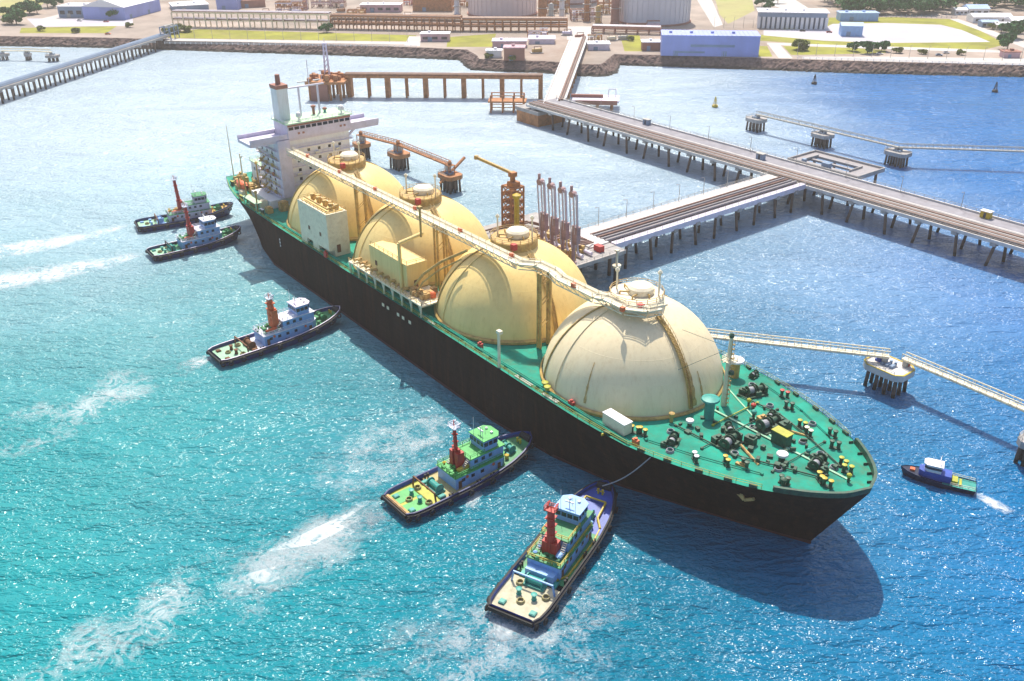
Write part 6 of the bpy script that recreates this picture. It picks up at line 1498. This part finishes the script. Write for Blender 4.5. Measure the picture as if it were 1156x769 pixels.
def tree_proto(seed, m, h, rx, n, size=.9):
    o = thing("tree", "tree", "tree", (0, 0, 0), 0)
    q = MB(); q.tube((0, 0, -.3), (.1, 0, h * .5), .35, 8, .2)
    r = random.Random(seed)
    for k in range(5): a = r.uniform(0, 6.3); q.tube((.05, 0, h * (.3 + .05 * k)), (math.cos(a) * rx * .55, math.sin(a) * rx * .55, h * (.6 + .05 * k)), .14, 6, .06)
    q.build("trunk", 'bark', o)
    q = crown_mesh(seed, n, rx, rx, h * .42, size); q.build("crown", m, o, loc=(0, 0, h * .52)); return o
protos = [tree_proto(1, 'leaf', 9, 5.4, 1000, 1.0), tree_proto(2, 'leaf', 11, 6.4, 1300, 1.0), tree_proto(3, 'leaf2', 6, 4.8, 800, .8)]
tl = [(8, 27, 2, 1.0, "small dark tree at the left edge above the seawall"), (12, 21, 0, 1.2, "dark tree near the left edge above the seawall"), (19, 28, 0, 1.3, "tall dark tree left of the seawall lawn"), (26, 17, 1, 1.1, "dark round tree in the upper left group, leftmost of its row"), (34, 16, 1, 1.25, "dark round tree in the middle of the upper left row"), (42, 15, 0, 1.2, "dark round tree at the right of the upper left row"), (54, 9, 1, 1.1, "dark tree behind the upper left row near the office"), (62, 7, 1, 1.0, "dark tree touching the office roof line"),
      (117, 20, 0, 1.1, "tree in front of the blue annex at the left"), (133, 22, 0, 1.1, "tree in front of the diagonal warehouse gable"), (48, 35, 2, .7, "round shrub on the left end of the seawall lawn"), (85, 37, 2, .7, "round shrub right of the middle on the seawall lawn"), (147, 31, 2, .7, "single shrub below the diagonal warehouse"),
      (189, 39, 2, .9, "yellow green bush nearest the left jetty gantry"), (196, 38, 2, .9, "yellow green bush second from the left jetty gantry"), (204, 36, 2, 1.0, "yellow green bush third from the left jetty gantry"), (212, 36, 2, .9, "yellow green bush farthest right in the clump by the left jetty"), (369, 37, 0, .8, "lone small tree at the joint of the two pipe racks"),
      (902, 56, 2, 1.3, "round olive tree beside the white path at right"), (962, 58, 0, .75, "small tree on the promenade lawn, leftmost of three"), (979, 60, 0, 1.0, "small tree on the promenade lawn, middle of three"), (995, 58, 0, .8, "small tree on the promenade lawn, rightmost of three"), (1137, 56, 0, 1.2, "dark tree behind the pink site hut"), (1144, 44, 1, 1.1, "dark tree right of the diagonal road near the right edge"), (1152, 38, 0, 1.1, "dark tree at the right edge below the houses"), (1130, 37, 0, .9, "dark tree in front of the cream house"), (1120, 33, 2, .9, "olive tree left of the cream house"), (860, 8, 1, .9, "dark tree behind the workshop roof at its left end"), (878, 4, 1, .8, "dark tree at the top edge behind the workshop"), (868, 12, 0, .8, "tree just behind the workshop roof"), (711, 46, 2, .6, "yellow shrub below the pale blue white tank"), (552, 66, 2, .6, "small yellow shrub in front of the white headland hut"), (578, 69, 2, .6, "small yellow shrub in front of the reddish headland block"), (1040, 61, 2, .6, "low shrub left of the middle on the promenade"), (1085, 62, 2, .6, "low shrub right of the middle on the promenade"), (1012, 60, 2, .7, "low shrub nearest the three promenade trees")]
for px, py, k, sc, lab in tl:
    p = at(px, py, TOPZ); copy_thing(protos[k], (p.x, p.y, TOPZ), rnd.random() * 6, lab, (sc * rnd.uniform(.9, 1.15), sc * rnd.uniform(.9, 1.15), sc))
for o in protos:
    for ch in list(o.children): bpy.data.objects.remove(ch)
    bpy.data.objects.remove(o)
# the wood at the top right: reads as one mass
q = MB(); r = random.Random(5); tk = MB()
spots = []
for i in range(620):
    px = r.uniform(928, 1230); py = 17 - 34 * r.random() ** 1.3
    if px < 950 and py > 10: continue
    if px > 1070 and py > 12: continue
    spots.append(at(px, py, TOPZ))
for p in spots:
    H = r.uniform(9, 16); rx = r.uniform(4.5, 7.5); near = p.y < 900
    lob = [(r.uniform(-.5, .5) * rx, r.uniform(-.5, .5) * rx, H * r.uniform(.5, .8), r.uniform(.45, .7)) for _ in range(5)]
    for k in range(170 if near else 90):
        L_ = lob[k % 5]; u = Vector((r.gauss(0, 1), r.gauss(0, 1), abs(r.gauss(0, 1)) if r.random() < .75 else r.gauss(0, 1))).normalized() * r.uniform(.7, 1)
        c = Vector((p.x + L_[0] + u.x * rx * L_[3], p.y + L_[1] + u.y * rx * L_[3], TOPZ + L_[2] + u.z * H * .3)); s = r.uniform(.7, 1.5)
        a = (u + Vector((r.gauss(0, .5), r.gauss(0, .5), r.gauss(0, .5)))).normalized(); b_ = a.orthogonal().normalized() * s; d = a.cross(b_).normalized() * s
        q.add([c - b_ - d * .4, c + d, c + b_ - d * .3, c - d * .8], [(0, 1, 2, 3)])
tag(q.build("woodland", 'leaf'), kind='stuff', label="dense dark green wood along the top right edge", cat="wood")
